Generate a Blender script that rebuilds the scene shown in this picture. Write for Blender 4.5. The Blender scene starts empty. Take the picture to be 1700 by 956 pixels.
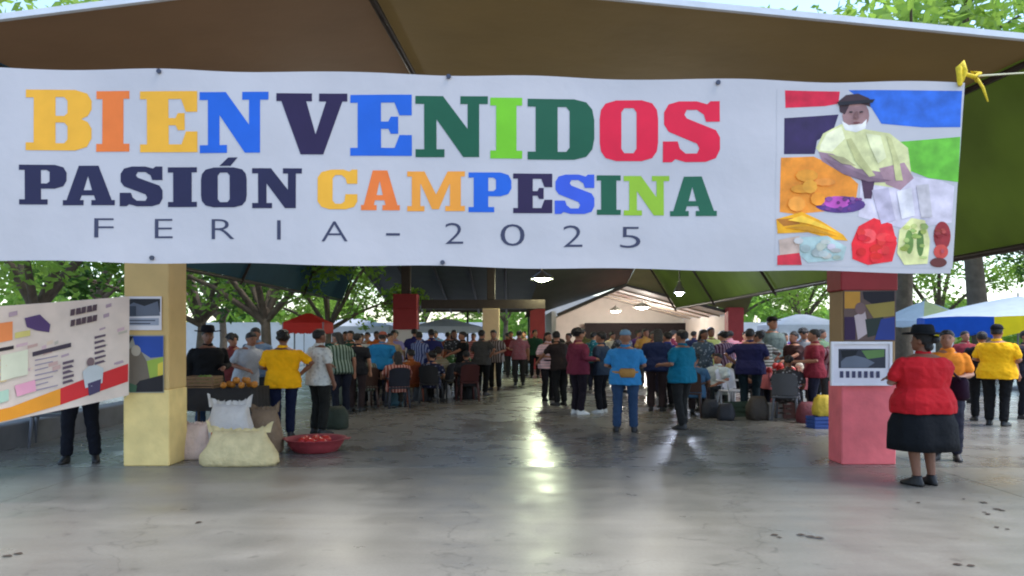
import bpy, bmesh, math, random
from mathutils import Vector, Matrix, noise
from mathutils.geometry import tessellate_polygon
random.seed(7)
R = math.radians
S = bpy.context.scene
C = S.collection
# ------------------------------------------------------------------ camera, sky, sun, exposure
EYE, FOC, HORX, HORY = 1.55, 1250.0, 850.0, 555.0
cam = bpy.data.cameras.new('camera'); camo = bpy.data.objects.new('camera', cam); C.objects.link(camo)
camo.location = (0, 0, EYE); camo.rotation_euler = (R(90), 0, 0)
cam.sensor_width = 36; cam.lens = FOC / 1700 * 36
cam.shift_y = 77 / 1700; cam.clip_start = .05; cam.clip_end = 2000
S.camera = camo
SUN_EL, SUN_AZ = 60, 98           # high, over to the right
w = bpy.data.worlds.new('World'); S.world = w; w.use_nodes = True
nt = w.node_tree; bg = nt.nodes['Background']
sky = nt.nodes.new('ShaderNodeTexSky'); sky.sky_type = 'NISHITA'; sky.sun_disc = False
sky.sun_elevation = R(SUN_EL); sky.sun_rotation = R(SUN_AZ); sky.air_density = 1.0; sky.dust_density = 1.0; sky.ozone_density = 1.0
nt.links.new(sky.outputs[0], bg.inputs[0]); bg.inputs[1].default_value = .15
sun = bpy.data.lights.new('sun', 'SUN'); sun.energy = 1.3; sun.angle = R(30); sun.color = (1, .97, .93)
suno = bpy.data.objects.new('sun', sun); C.objects.link(suno)
a, e = R(SUN_AZ), R(SUN_EL)
suno.rotation_euler = Vector((-math.sin(a) * math.cos(e), -math.cos(a) * math.cos(e), -math.sin(e))).to_track_quat('-Z', 'Y').to_euler()
S.view_settings.view_transform = 'Standard'; S.view_settings.look = 'None'
S.view_settings.gamma = 1; S.view_settings.use_curve_mapping = False
S.view_settings.exposure = 1.6
S.cycles.filter_width = 2.0

# ------------------------------------------------------------------ helpers
def lin(c):
    return tuple((x / 255 / 12.92 if x / 255 <= .04045 else ((x / 255 + .055) / 1.055) ** 2.4) for x in c)
MATS = {}
def mat(name, rgb, rough=.7, var=.12, vscale=6, bump=0., bscale=20, metal=0., spec=.4, trans=0., emit=0., coat=0.):
    """procedural material: base colour broken by noise, optional relief and translucency"""
    if name in MATS: return MATS[name]
    m = bpy.data.materials.new(name); m.use_nodes = True; n = m.node_tree; b = n.nodes['Principled BSDF']
    col = lin(rgb)
    tc = n.nodes.new('ShaderNodeTexCoord')
    nz = n.nodes.new('ShaderNodeTexNoise'); nz.inputs['Scale'].default_value = vscale; nz.inputs['Detail'].default_value = 5
    n.links.new(tc.outputs['Object'], nz.inputs['Vector'])
    mr = n.nodes.new('ShaderNodeMapRange'); mr.inputs[1].default_value = .3; mr.inputs[2].default_value = .7
    mr.inputs[3].default_value = 1 - var; mr.inputs[4].default_value = 1 + var
    n.links.new(nz.outputs[0], mr.inputs[0])
    mx = n.nodes.new('ShaderNodeVectorMath'); mx.operation = 'SCALE'; mx.inputs[0].default_value = col
    n.links.new(mr.outputs[0], mx.inputs['Scale'])
    n.links.new(mx.outputs[0], b.inputs['Base Color'])
    b.inputs['Roughness'].default_value = rough; b.inputs['Metallic'].default_value = metal
    b.inputs['Specular IOR Level'].default_value = spec
    if coat: b.inputs['Coat Weight'].default_value = coat
    if bump:
        n2 = n.nodes.new('ShaderNodeTexNoise'); n2.inputs['Scale'].default_value = bscale; n2.inputs['Detail'].default_value = 4
        n.links.new(tc.outputs['Object'], n2.inputs['Vector'])
        bp = n.nodes.new('ShaderNodeBump'); bp.inputs['Strength'].default_value = bump; bp.inputs['Distance'].default_value = .05
        n.links.new(n2.outputs[0], bp.inputs['Height']); n.links.new(bp.outputs[0], b.inputs['Normal'])
    if emit:
        b.inputs['Emission Color'].default_value = (*col, 1); b.inputs['Emission Strength'].default_value = emit
    if trans:
        tr = n.nodes.new('ShaderNodeBsdfTranslucent'); n.links.new(mx.outputs[0], tr.inputs['Color'])
        ms = n.nodes.new('ShaderNodeMixShader'); ms.inputs[0].default_value = trans
        out = n.nodes['Material Output']
        n.links.new(b.outputs[0], ms.inputs[1]); n.links.new(tr.outputs[0], ms.inputs[2]); n.links.new(ms.outputs[0], out.inputs[0])
    MATS[name] = m
    return m
def cloth(rgb, rough=.85):
    return mat('cloth_%d_%d_%d' % rgb, rgb, rough, .1, 9, .35, 14, spec=.2)
def ink(rgb):
    return mat('ink_%d_%d_%d' % rgb, rgb, .55, .06, 5, spec=.3)
def tag(o, label=None, cat=None, group=None, kind=None):
    if label: o['label'] = label
    if cat: o['category'] = cat
    if group: o['group'] = group
    if kind: o['kind'] = kind
    return o
def link(name, me, m, parent=None, loc=None, rz=0):
    o = bpy.data.objects.new(name, me); C.objects.link(o)
    if m is not None and not me.materials: me.materials.append(m)
    if parent: o.parent = parent
    if loc: o.location = loc
    if rz: o.rotation_euler[2] = rz
    return o
def empty(name, loc, rz=0):
    o = bpy.data.objects.new(name, None); C.objects.link(o); o.location = loc; o.rotation_euler[2] = rz; o.empty_display_size = .1
    return o
class MB:
    """collects shapes; build() makes ONE mesh object"""
    def __init__(s): s.v = []; s.f = []
    def add(s, v, f):
        k = len(s.v); s.v += [tuple(p) for p in v]; s.f += [tuple(i + k for i in q) for q in f]; return s
    def box(s, c, d, rz=0, bev=0):
        x, y, z = d[0] / 2, d[1] / 2, d[2] / 2
        M = Matrix.Rotation(rz, 3, 'Z'); c = Vector(c)
        if bev:
            b = bev; V = []
            for (zz, k) in ((-z, b), (-z + b, 0), (z - b, 0), (z, b)):
                for px, py in ((-x + k, -y + b), (-x + b, -y + k), (x - b, -y + k), (x - k, -y + b), (x - k, y - b), (x - b, y - k), (-x + b, y - k), (-x + k, y - b)):
                    V.append(M @ Vector((px, py, zz)) + c)
            F = [tuple(range(7, -1, -1)), tuple(range(24, 32))]
            for r in range(3):
                for i in range(8): F.append((r * 8 + i, r * 8 + (i + 1) % 8, r * 8 + 8 + (i + 1) % 8, r * 8 + 8 + i))
            return s.add(V, F)
        V = [M @ Vector((i * x, j * y, k * z)) + c for k in (-1, 1) for i, j in ((-1, -1), (1, -1), (1, 1), (-1, 1))]
        return s.add(V, [(3, 2, 1, 0), (4, 5, 6, 7), (0, 1, 5, 4), (1, 2, 6, 5), (2, 3, 7, 6), (3, 0, 4, 7)])
    def loft(s, rings, n=14, p=2.0, wob=0, seed=0, cap=True):
        """rings of (cx, cy, z, rx, ry): closed superelliptic tube"""
        V = []; F = []; rnd = random.Random(seed); ph = rnd.random() * 6
        for (cx, cy, z, rx, ry) in rings:
            for i in range(n):
                t = 2 * math.pi * i / n; ct, st = math.cos(t), math.sin(t)
                q = 1 + wob * (math.sin(5 * t + ph + z * 3) + .6 * math.sin(9 * t - ph * 2))
                V.append((cx + rx * q * math.copysign(abs(ct) ** (2 / p), ct), cy + ry * q * math.copysign(abs(st) ** (2 / p), st), z))
        for r in range(len(rings) - 1):
            for i in range(n):
                F.append((r * n + i, r * n + (i + 1) % n, (r + 1) * n + (i + 1) % n, (r + 1) * n + i))
        if cap:
            F.append(tuple(range(n - 1, -1, -1))); k = (len(rings) - 1) * n; F.append(tuple(range(k, k + n)))
        return s.add(V, F)
    def tube(s, pts, rad, n=9):
        pts = [Vector(p) for p in pts]; V = []; F = []
        up = Vector((0.13, 0.31, .94))
        def ring(p, t, r):
            u = t.cross(up)
            if u.length < .2: u = t.cross(Vector((1, 0, 0)))
            u.normalize(); w_ = t.cross(u).normalized()
            for i in range(n):
                a_ = 2 * math.pi * i / n; V.append(p + (u * math.cos(a_) + w_ * math.sin(a_)) * r)
        m_ = len(pts)
        T = []
        for i in range(m_):
            t = (pts[min(i + 1, m_ - 1)] - pts[max(i - 1, 0)]); T.append(t.normalized() if t.length > 1e-6 else Vector((0, 0, 1)))
        ring(pts[0] - T[0] * rad[0] * .7, T[0], rad[0] * .55)
        for i in range(m_): ring(pts[i], T[i], rad[i])
        ring(pts[-1] + T[-1] * rad[-1] * .7, T[-1], rad[-1] * .55)
        for r in range(m_ + 1):
            for i in range(n):
                F.append((r * n + i, (r + 1) * n + i, (r + 1) * n + (i + 1) % n, r * n + (i + 1) % n))
        F.append(tuple(range(n))); k = (m_ + 1) * n; F.append(tuple(range(k + n - 1, k - 1, -1)))
        return s.add(V, F)
    def ball(s, c, r, n=10, m=6):
        rx, ry, rz_ = r if isinstance(r, (tuple, list)) else (r, r, r)
        rings = []
        for j in range(m + 1):
            t = -math.pi / 2 + math.pi * (j + .35) / (m + .7); rings.append((c[0], c[1], c[2] + rz_ * math.sin(t), rx * math.cos(t), ry * math.cos(t)))
        return s.loft(rings, n)
    def xf(s, fn): s.v = [tuple(fn(Vector(p))) for p in s.v]; return s
    def mesh(s, name, smooth=False):
        me = bpy.data.meshes.new(name); me.from_pydata(s.v, [], s.f)
        bm = bmesh.new(); bm.from_mesh(me); bmesh.ops.recalc_face_normals(bm, faces=bm.faces); bm.to_mesh(me); bm.free()
        if smooth: me.polygons.foreach_set('use_smooth', [True] * len(me.polygons))
        me.update(); return me
    def build(s, name, m, parent=None, loc=None, rz=0, smooth=False):
        return link(name, s.mesh(name, smooth), m, parent, loc, rz)
def G(x, d): return ((x - HORX) * d / FOC, d, 0)
def PX(x, y, d): return Vector(((x - HORX) * d / FOC, d, EYE + (HORY - y) * d / FOC))

# ------------------------------------------------------------------ setting: ground and slabs
def concrete(name, rgb, r0, r1, var, stain, coat=0.):
    m = bpy.data.materials.new(name); m.use_nodes = True; n = m.node_tree; b = n.nodes['Principled BSDF']; L = n.links.new
    tc = n.nodes.new('ShaderNodeTexCoord')
    def nz(scale, detail=6, dist=0):
        q = n.nodes.new('ShaderNodeTexNoise'); q.inputs['Scale'].default_value = scale; q.inputs['Detail'].default_value = detail
        q.inputs['Distortion'].default_value = dist; L(tc.outputs['Object'], q.inputs['Vector']); return q
    def mr(src, a0, a1, b0, b1):
        q = n.nodes.new('ShaderNodeMapRange'); L(src, q.inputs[0])
        for i, v in zip((1, 2, 3, 4), (a0, a1, b0, b1)): q.inputs[i].default_value = v
        return q.outputs[0]
    def mul(p, q):
        k = n.nodes.new('ShaderNodeMath'); k.operation = 'MULTIPLY'; L(p, k.inputs[0]); L(q, k.inputs[1]); return k.outputs[0]
    big = nz(.45, 6, .6); mid = nz(2.3, 6, .3); fine = nz(38, 3); spots = nz(5.5, 2, 1.2)
    v = mul(mr(big.outputs[0], .3, .7, 1 - var, 1 + var), mr(mid.outputs[0], .3, .7, 1 - var * .6, 1 + var * .6))
    v = mul(v, mr(fine.outputs[0], .3, .7, .93, 1.07))
    v = mul(v, mr(spots.outputs[0], .66, .74, 1, 1 - stain))
    mp = n.nodes.new('ShaderNodeMapping'); mp.inputs['Scale'].default_value = (.35, 2.4, 1); mp.inputs['Rotation'].default_value = (0, 0, .12); L(tc.outputs['Object'], mp.inputs['Vector'])
    stk = n.nodes.new('ShaderNodeTexNoise'); stk.inputs['Scale'].default_value = 1.1; stk.inputs['Detail'].default_value = 7; stk.inputs['Distortion'].default_value = .8; L(mp.outputs[0], stk.inputs['Vector'])
    v = mul(v, mr(stk.outputs[0], .35, .65, 1 - var, 1 + var * .7))
    crk = n.nodes.new('ShaderNodeTexVoronoi'); crk.feature = 'DISTANCE_TO_EDGE'; crk.inputs['Scale'].default_value = .33
    wn = n.nodes.new('ShaderNodeVectorMath'); wn.operation = 'ADD'; L(tc.outputs['Object'], wn.inputs[0]); L(mid.outputs['Color'], wn.inputs[1]); L(wn.outputs[0], crk.inputs['Vector'])
    v = mul(v, mr(crk.outputs['Distance'], .0, .006, .72, 1))
    sc = n.nodes.new('ShaderNodeVectorMath'); sc.operation = 'SCALE'; sc.inputs[0].default_value = lin(rgb); L(v, sc.inputs['Scale'])
    L(sc.outputs[0], b.inputs['Base Color'])
    L(mul(mr(mid.outputs[0], .3, .7, r0, r1), mr(big.outputs[0], .3, .7, .8, 1.25)), b.inputs['Roughness'])
    bp = n.nodes.new('ShaderNodeBump'); bp.inputs['Strength'].default_value = .12; bp.inputs['Distance'].default_value = .01
    L(mid.outputs[0], bp.inputs['Height']); L(bp.outputs[0], b.inputs['Normal'])
    if coat: b.inputs['Coat Weight'].default_value = coat; b.inputs['Coat Roughness'].default_value = .12
    return m
def slab(name, x0, x1, y0, y1, z0, z1, m):
    o = MB().box(((x0 + x1) / 2, (y0 + y1) / 2, (z0 + z1) / 2), (x1 - x0, y1 - y0, z1 - z0)).build(name, m)
    return tag(o, kind='structure')
gm = bpy.data.meshes.new('ground'); gm.from_pydata([(-700, -300, -.05), (700, -300, -.05), (700, 1200, -.05), (-700, 1200, -.05)], [], [(0, 1, 2, 3)])
tag(link('ground', gm, concrete('earth', (120, 118, 110), .8, .95, .2, .2)), kind='structure')
pale_c = concrete('pale_concrete', (122, 118, 108), .27, .44, .11, .3); polished_c = concrete('polished_concrete', (118, 115, 108), .2, .36, .13, .35)
for x0, x1 in ((-26, -4.72), (-4.71, 4.86), (4.87, 26)):
    slab('pavement', x0, x1, -8, 8.78, -.2, 0, pale_c)
    for y0, y1 in ((8.80, 15.0), (15.01, 22.0), (22.01, 52)): slab('hall_floor', x0, x1, y0, y1, -.2, 0, polished_c)

# ------------------------------------------------------------------ main hall: tarpaulin roof on steel, pillars
brown = mat('brown_tarpaulin', (92, 68, 45), .75, .08, 1.2, .15, 3, trans=.22)
green = mat('green_tarpaulin', (56, 68, 18), .75, .25, .9, .15, 3, trans=.4)
teal = mat('teal_tarpaulin', (28, 60, 72), .75, .1, 1.2, .15, 3, trans=.2)
steel_dark = mat('dark_steel', (58, 48, 42), .5, .15, 8, metal=.3)
white_paint = mat('white_paint', (205, 208, 212), .5, .06, 6)
def sheet(name, quad, m, parent, nx=14, ny=26, sag=.04):
    A, B, Cc, D = [Vector(q) for q in quad]; V = []; F = []
    nrm = (B - A).cross(D - A).normalized()
    for j in range(ny + 1):
        for i in range(nx + 1):
            u, v = i / nx, j / ny
            p = A.lerp(B, u).lerp(D.lerp(Cc, u), v)
            s_ = sag * abs(math.sin(v * math.pi * 4)) * math.sin(u * math.pi)
            p.z -= s_
            V.append(p)
    for j in range(ny):
        for i in range(nx): k = j * (nx + 1) + i; F.append((k, k + 1, k + nx + 2, k + nx + 1))
    me = bpy.data.meshes.new(name); me.from_pydata(V, [], F); me.polygons.foreach_set('use_smooth', [True] * len(F))
    return link(name, me, m, parent)
RF, RB = (-1.38, 7, 4.88), (-.9, 28, 6.2)
LCF, LCB, RCF, RCB = (-5.4, 7, 4.38), (-5.4, 28, 5.2), (5.05, 7, 4.25), (4.6, 28, 5.0)
LEF, LEB, REF, REB = (-6.3, 7, 2.85), (-6.3, 28, 2.85), (6.15, 7, 2.66), (6.1, 28, 2.55)
hall = empty('market_hall_roof', (0, 17, 0))
tag(hall, 'long brown, teal and green tarpaulin roof on steel frame over the market hall', 'roof')
def P_(o, par):   # keep world placement under a moved parent
    o.matrix_parent_inverse = Matrix.Translation(par.location).inverted(); return o
P_(sheet('roof_sheet', (LCF, RF, RB, LCB), brown, hall), hall)
P_(sheet('roof_sheet', (RF, RCF, RCB, RB), mat('olive_brown_tarpaulin', (90, 71, 38), .75, .08, 1.2, .15, 3, trans=.22), hall), hall)
P_(sheet('side_sheet', (LEF, LCF, LCB, LEB), teal, hall), hall)
P_(sheet('side_sheet', (RCF, REF, REB, RCB), green, hall), hall)
def strut(name, a_, b_, r, m, par, n=6): return P_(MB().tube([a_, b_], [r, r], n).build(name, m, par, smooth=True), par)
def strip(name, a_, b_, wd, ht, m, par):
    a_, b_ = Vector(a_), Vector(b_); t = (b_ - a_).normalized(); u = Vector((0, 1, 0)) if abs(t.y) < .7 else Vector((1, 0, 0))
    v = t.cross(u).normalized(); V = []
    for p in (a_, b_):
        for i, j in ((-1, -1), (1, -1), (1, 1), (-1, 1)): V.append(p + u * i * wd / 2 + v * j * ht / 2)
    return P_(MB().add(V, [(0, 1, 2, 3), (7, 6, 5, 4), (0, 4, 5, 1), (1, 5, 6, 2), (2, 6, 7, 3), (3, 7, 4, 0)]).build(name, m, par), par)
fz = Vector((0, -.03, .02))
strip('fascia', Vector((-5.4, 7, 4.38)) + fz, Vector((-1.383, 7, 4.88)) + fz, .05, .055, white_paint, hall)
strip('fascia', Vector((-1.377, 7, 4.88)) + fz, Vector((5.05, 7, 4.25)) + fz, .05, .055, white_paint, hall)
strip('fascia', Vector((5.054, 7, 4.25)) + fz, Vector((6.15, 7, 2.66)) + fz, .05, .055, white_paint, hall)
strip('fascia', Vector((-6.3, 7, 2.85)) + fz, Vector((-5.404, 7, 4.38)) + fz, .05, .055, white_paint, hall)
dn = Vector((0, 0, -.06))
strut('ridge_pipe', Vector(RF) + dn, Vector(RB) + dn, .04, steel_dark, hall)
for A, B in ((LEF, LEB), (REF, REB)): strut('eave_pipe', Vector(A) + Vector((0, .02, -.045)), Vector(B) + Vector((0, 0, -.045)), .045, steel_dark, hall)
for A, B in ((LCF, LCB), (RCF, RCB)): strut('crease_pipe', Vector(A) + dn, Vector(B) + dn, .035, steel_dark, hall)
for k in range(1, 5):
    v = k / 4
    q = [Vector(A).lerp(Vector(B), v) + Vector((0, 0, -.12)) for A, B in ((LEF, LEB), (LCF, LCB), (RF, RB), (RCF, RCB), (REF, REB))]
    P_(MB().tube(q, [.035] * 5, 6).build('rafter', steel_dark, hall, smooth=True), hall)

cream = mat('cream_plaster', (230, 200, 130), .8, .13, 3.5, .25, 9)
cream2 = mat('pale_cream_plaster', (214, 186, 150), .8, .09, 2.5, .1, 12)
pink = mat('pink_paint', (228, 108, 112), .65, .13, 3.5, .2, 9)
red_paint = mat('red_paint', (150, 44, 46), .65, .12, 3, .08, 12)
whitewash = mat('whitewash', (214, 205, 200), .8, .06, 3)
def pillar(x0, x1, d, depth, top, segs, label, name='pillar'):
    """segs: list of (z0, z1, material, grow)"""
    o = empty(name, ((x0 + x1) / 2, d + depth / 2, 0)); tag(o, label, 'pillar')
    for i, (z0, z1, m, g) in enumerate(segs):
        MB().box((0, 0, (z0 + z1) / 2), (x1 - x0 + g, depth + g, z1 - z0), bev=.012).build('pillar_section', m, o)
    return o
xl0, xl1 = PX(197, 0, 8.75).x, PX(274, 0, 8.75).x
pl_left = pillar(xl0, xl1, 8.85, .5, 4.3, [(0, .9, cream, 0), (.9, 4.42, mat('ochre_plaster', (206, 172, 112), .8, .1, 2.5, .1, 12), -.012)],
    'cream yellow square pillar with two posters beside stacked sacks')
xr0, xr1 = PX(1399, 0, 8.92).x, PX(1490, 0, 8.92).x
pl_right = pillar(xr0, xr1, 8.95, .38, 4.3, [(0, .98, pink, 0), (.98, 2.07, mat('ochre_plaster2', (160, 130, 92), .8, .1, 2.5), -.012), (2.07, 4.25, red_paint, .03)],
    'square pillar painted pink at its foot with a white framed notice')
# pillars of the rear row
pillar(PX(801, 0, 26).x, PX(829, 0, 26).x, 26, .55, 4, [(0, 2.44, cream2, 0), (2.76, 5.4, steel_dark, -.3)], 'slim cream pillar standing alone in the middle of the hall rear')
pillar(PX(655, 0, 26).x, PX(690, 0, 26).x, 26, .6, 4, [(0, 1.72, whitewash, -.1), (1.72, 2.44, red_paint, .1), (2.44, 2.95, red_paint, .1), (2.95, 5.3, steel_dark, -.4)], 'far pillar with red upper half against the trees')
pillar(PX(880, 0, 33.4).x, PX(905, 0, 33.4).x, 33.4, .6, 4, [(0, 2.75, red_paint, 0)], 'far red pillar at the left side of the lit stage')
pillar(PX(1209, 0, 33.4).x, PX(1235, 0, 33.4).x, 33.4, .6, 4, [(0, 2.75, red_paint, 0)], 'far red pillar at the right side of the lit stage')

P_(MB().box((-1.0, 26.28, 2.6), (4.3, .3, .31)).build('tie_beam', steel_dark, hall), hall)
# ------------------------------------------------------------------ dark roof behind, stage pavilion, perimeter wall
darkroof = mat('dark_sheet_metal', (64, 66, 60), .55, .18, 1.5, .1, 8)
rr = empty('rear_roof', (-2, 34, 0)); tag(rr, 'dark sheet metal lean-to roof over the rear left of the hall', 'roof')
P_(sheet('roof_sheet', ((-6.5, 28.3, 5.1), (2.3, 28.3, 5.1), (1.4, 41, 2.85), (-6.5, 41, 2.85)), darkroof, rr, 10, 10, 0), rr)
for k in range(6):
    x = -6.3 + k * 1.5
    strut('rafter', (x, 28.4, 4.95), (x, 40.9, 2.73), .06, steel_dark, rr)
strip('fascia', (-6.5, 41.03, 2.84), (1.4, 41.03, 2.84), .05, .16, steel_dark, rr)
for x in (-6.2, -2.4, .9): strut('post', (x, 40.7, 0), (x, 40.7, 2.8), .06, steel_dark, rr)
pk, el, er = PX(1040, 474, 34), PX(925, 524, 34), PX(1215, 521, 34)
olive_in = mat('olive_sheet', (104, 98, 62), .7, .12, 1.5, trans=.15)
P_(sheet('roof_sheet', ((1.6, 28.25, 5.14), (pk.x, 28.25, 5.14), (pk.x, 33.93, pk.z + .05), (el.x - 1.5, 33.93, el.z - .12)), darkroof, rr, 8, 8, 0), rr)
P_(sheet('roof_sheet', ((pk.x, 28.3, 5.1), (9.8, 28.3, 4.9), (er.x + .6, 33.93, er.z - .02), (pk.x, 33.93, pk.z + .05)), olive_in, rr, 8, 8, 0), rr)
st = empty('stage_pavilion', (6.2, 38, 0)); tag(st, 'lit stage pavilion with pale gable ceiling and dark backdrop at the far end', 'pavilion')
plaster = mat('stage_plaster', (178, 172, 164), .8, .06, 2)
def slabp(name, c, d, m, par): return P_(MB().box(c, d).build(name, m, par), par)
SX0, SX1, SXM, SD0, SD1 = 2.1, 9.8, 5.2, 34.1, 44
slabp('back_wall', (5.95, SD1, 1.9), (8.2, .2, 3.8), plaster, st)
slabp('side_wall', (1.9, 39, 1.3), (.2, 9.6, 2.6), plaster, st)
slabp('side_wall', (10.1, 39, 1.3), (.2, 9.6, 2.6), plaster, st)
slabp('stage_deck', (5.95, 40.2, .4), (7.9, 7.2, .8), mat('stage_deck_paint', (110, 70, 60), .6), st)
slabp('backdrop', (PX(1062, 0, 43).x, 43.4, 1.4), (6.2, .08, 1.62), mat('dark_curtain', (20, 12, 14), .9, .2, 6), st)
ceil_m = mat('stage_ceiling', (200, 200, 198), .7, .06, 3)
pk, el, er = PX(1040, 474, 34), PX(925, 524, 34), PX(1215, 521, 34)
for A, B in ((el, pk), (pk, er)):
    P_(sheet('ceiling_sheet', (A, B, (B.x, 44, B.z), (A.x, 44, A.z)), ceil_m, st, 8, 8, 0), st)
    strip('gable_board', A + Vector((0, -.06, .03)), B + Vector((0, -.06, .03)), .06, .14, steel_dark, st)
for k in range(1, 5):
    y = 34 + k * 2
    P_(MB().tube([(el.x, y, el.z - .05), (pk.x, y, pk.z - .05), (er.x, y, er.z - .05)], [.04] * 3, 6).build('rafter', mat('pale_steel', (150, 140, 125), .5), st), st)
wall_m = mat('white_wall', (206, 208, 214), .8, .07, 1.2)
o = MB().box((-16, 47, 1.15), (30, .25, 2.3)).build('perimeter_wall', wall_m); tag(o, 'long white perimeter wall behind the hall on the left', 'wall')
o = MB().box((19, 47, 1.15), (17, .25, 2.3)).build('perimeter_wall', wall_m); tag(o, 'long white perimeter wall behind the hall on the right', 'wall')
o = MB().box((-6.95, 12.2, .16), (.35, 6.5, .36), bev=.02).build('low_wall', mat('grey_kerb', (112, 114, 118), .8, .12, 4)); tag(o, 'low grey kerb wall running beside the hall at left', 'wall')

# ------------------------------------------------------------------ lamps that are lit, two of them added as fill
def pendant(x, y, d, top, wd, power, label, col=(235, 245, 205)):
    p = PX(x, y, d); o = empty('hanging_lamp', p); tag(o, label, 'lamp')
    MB().loft([(0, 0, .02, wd * .5, wd * .5), (0, 0, .12, wd * .42, wd * .42), (0, 0, .24, wd * .16, wd * .16), (0, 0, .3, .05, .05)], 16, cap=False).build('lamp_shade', mat('lamp_shade_metal', (120, 120, 112), .4, metal=.4), o, smooth=True)
    MB().ball((0, 0, .03), (wd * .33, wd * .33, .1)).build('bulb', mat('bulb_%d' % col[2], col, .3, 0, emit=26 if wd != .5 else 6), o, smooth=True)
    MB().tube([(0, 0, .28), (0, 0, top - p.z)], [.015, .015], 6).build('rod', steel_dark, o)
    l = bpy.data.lights.new('lamp_light', 'POINT'); l.energy = power; l.color = lin(col); l.shadow_soft_size = .25
    lo = bpy.data.objects.new('lamp_light', l); C.objects.link(lo); lo.parent = o; lo.location = (0, 0, -.15)
pendant(900, 464, 26, 5.6, .8, 170, 'round pendant lamp glowing pale green under the hall roof')
pendant(1128, 487, 19.5, 5.0, .3, 70, 'small bluish white pendant lamp hanging at the right of the hall', (215, 225, 250))
for x, lb in ((560, 'left'), (1090, 'right')):  # two unseen pendants added to brighten the hall interior
    pendant(x, 318, 14, 5.3 if x < 800 else 5.0, .5, 50, 'added fill pendant lamp out of sight behind the welcome banner on the %s side' % lb, (250, 246, 232))
pendant(1066, 511, 39, 3.4, 1.0, 260, 'bright white lamp under the gable of the lit stage', (255, 247, 236))
pendant(1022, 517, 40, 3.1, .7, 90, 'smaller lamp left of the bright stage lamp', (255, 247, 236))
# ------------------------------------------------------------------ welcome banner (printed vinyl sheet with soft waves)
BD = 6.2
def wave(x, z):
    return (.014 * math.sin(1.3 * x + .4) + .006 * math.sin(3.1 * x + 1.7 * z) + .004 * math.sin(6.3 * x - 2.6 * z + 1)
            + .0035 * math.sin(9.1 * z + .8 * x) * math.exp(-((x - 1.2) / 2.5) ** 2))
def bp(x, y, lift=0):
    p = PX(x, y, BD); p.y += wave(p.x, p.z) - lift; return p
VINYL = mat('white_vinyl', (186, 181, 182), .42, .05, 1.6, .06, 9, spec=.35)
banner = empty('welcome_banner', (0, BD, 0)); tag(banner, 'large white welcome banner with rainbow block lettering strung across the hall entrance', 'banner')
TLc, TRc, BLc, BRc = (-70, 108), (1600, 137), (-70, 433), (1577, 455)
V = []; F = []; nx, ny = 240, 50
for j in range(ny + 1):
    for i in range(nx + 1):
        u, v = i / nx, j / ny
        x = (TLc[0] * (1 - u) + TRc[0] * u) * (1 - v) + (BLc[0] * (1 - u) + BRc[0] * u) * v
        y = (TLc[1] * (1 - u) + TRc[1] * u) * (1 - v) + (BLc[1] * (1 - u) + BRc[1] * u) * v
        # scalloped edges between the ties
        sc = math.sin(u * math.pi * 5.2) ** 2
        y += 4 * sc * (1 - v) ** 6 - 3 * sc * v ** 6
        V.append(bp(x, y))
for j in range(ny):
    for i in range(nx): k = j * (nx + 1) + i; F.append((k, k + 1, k + nx + 2, k + nx + 1))
me = bpy.data.meshes.new('banner_sheet'); me.from_pydata(V, [], F); me.polygons.foreach_set('use_smooth', [True] * len(F))
P_(link('banner_sheet', me, VINYL, banner), banner)
def flat(name, outlines, rgb, parent, fn, lift, cell=.055, smooth=True):
    """outlines in pixel-like 2-D coordinates -> thin print laid on a wavy sheet by fn(x, y, lift)"""
    polys = [[Vector((p[0], p[1], 0)) for p in o_] for o_ in outlines]
    pts = [p for o_ in polys for p in o_]
    tris = tessellate_polygon(polys)
    bm = bmesh.new(); vs = [bm.verts.new(p) for p in pts]
    for t in tris:
        try: bm.faces.new([vs[i] for i in t])
        except ValueError: pass
    if cell:
        step = cell * FOC / BD
        for ax in (0, 1):
            lo, hi = min(p[ax] for p in pts), max(p[ax] for p in pts); k = math.ceil(lo / step) * step
            while k < hi:
                if k - lo > .5:
                    co = Vector((k, 0, 0)) if ax == 0 else Vector((0, k, 0)); no = Vector((1, 0, 0)) if ax == 0 else Vector((0, 1, 0))
                    bmesh.ops.bisect_plane(bm, geom=bm.verts[:] + bm.edges[:] + bm.faces[:], plane_co=co, plane_no=no, dist=1e-5)
                k += step
    for v_ in bm.verts: v_.co = fn(v_.co.x, v_.co.y, lift)
    bmesh.ops.recalc_face_normals(bm, faces=bm.faces)
    m_ = bpy.data.meshes.new(name); bm.to_mesh(m_); bm.free()
    o_ = link(name, m_, ink(rgb), parent)
    return o_
s_ = .13
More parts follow.
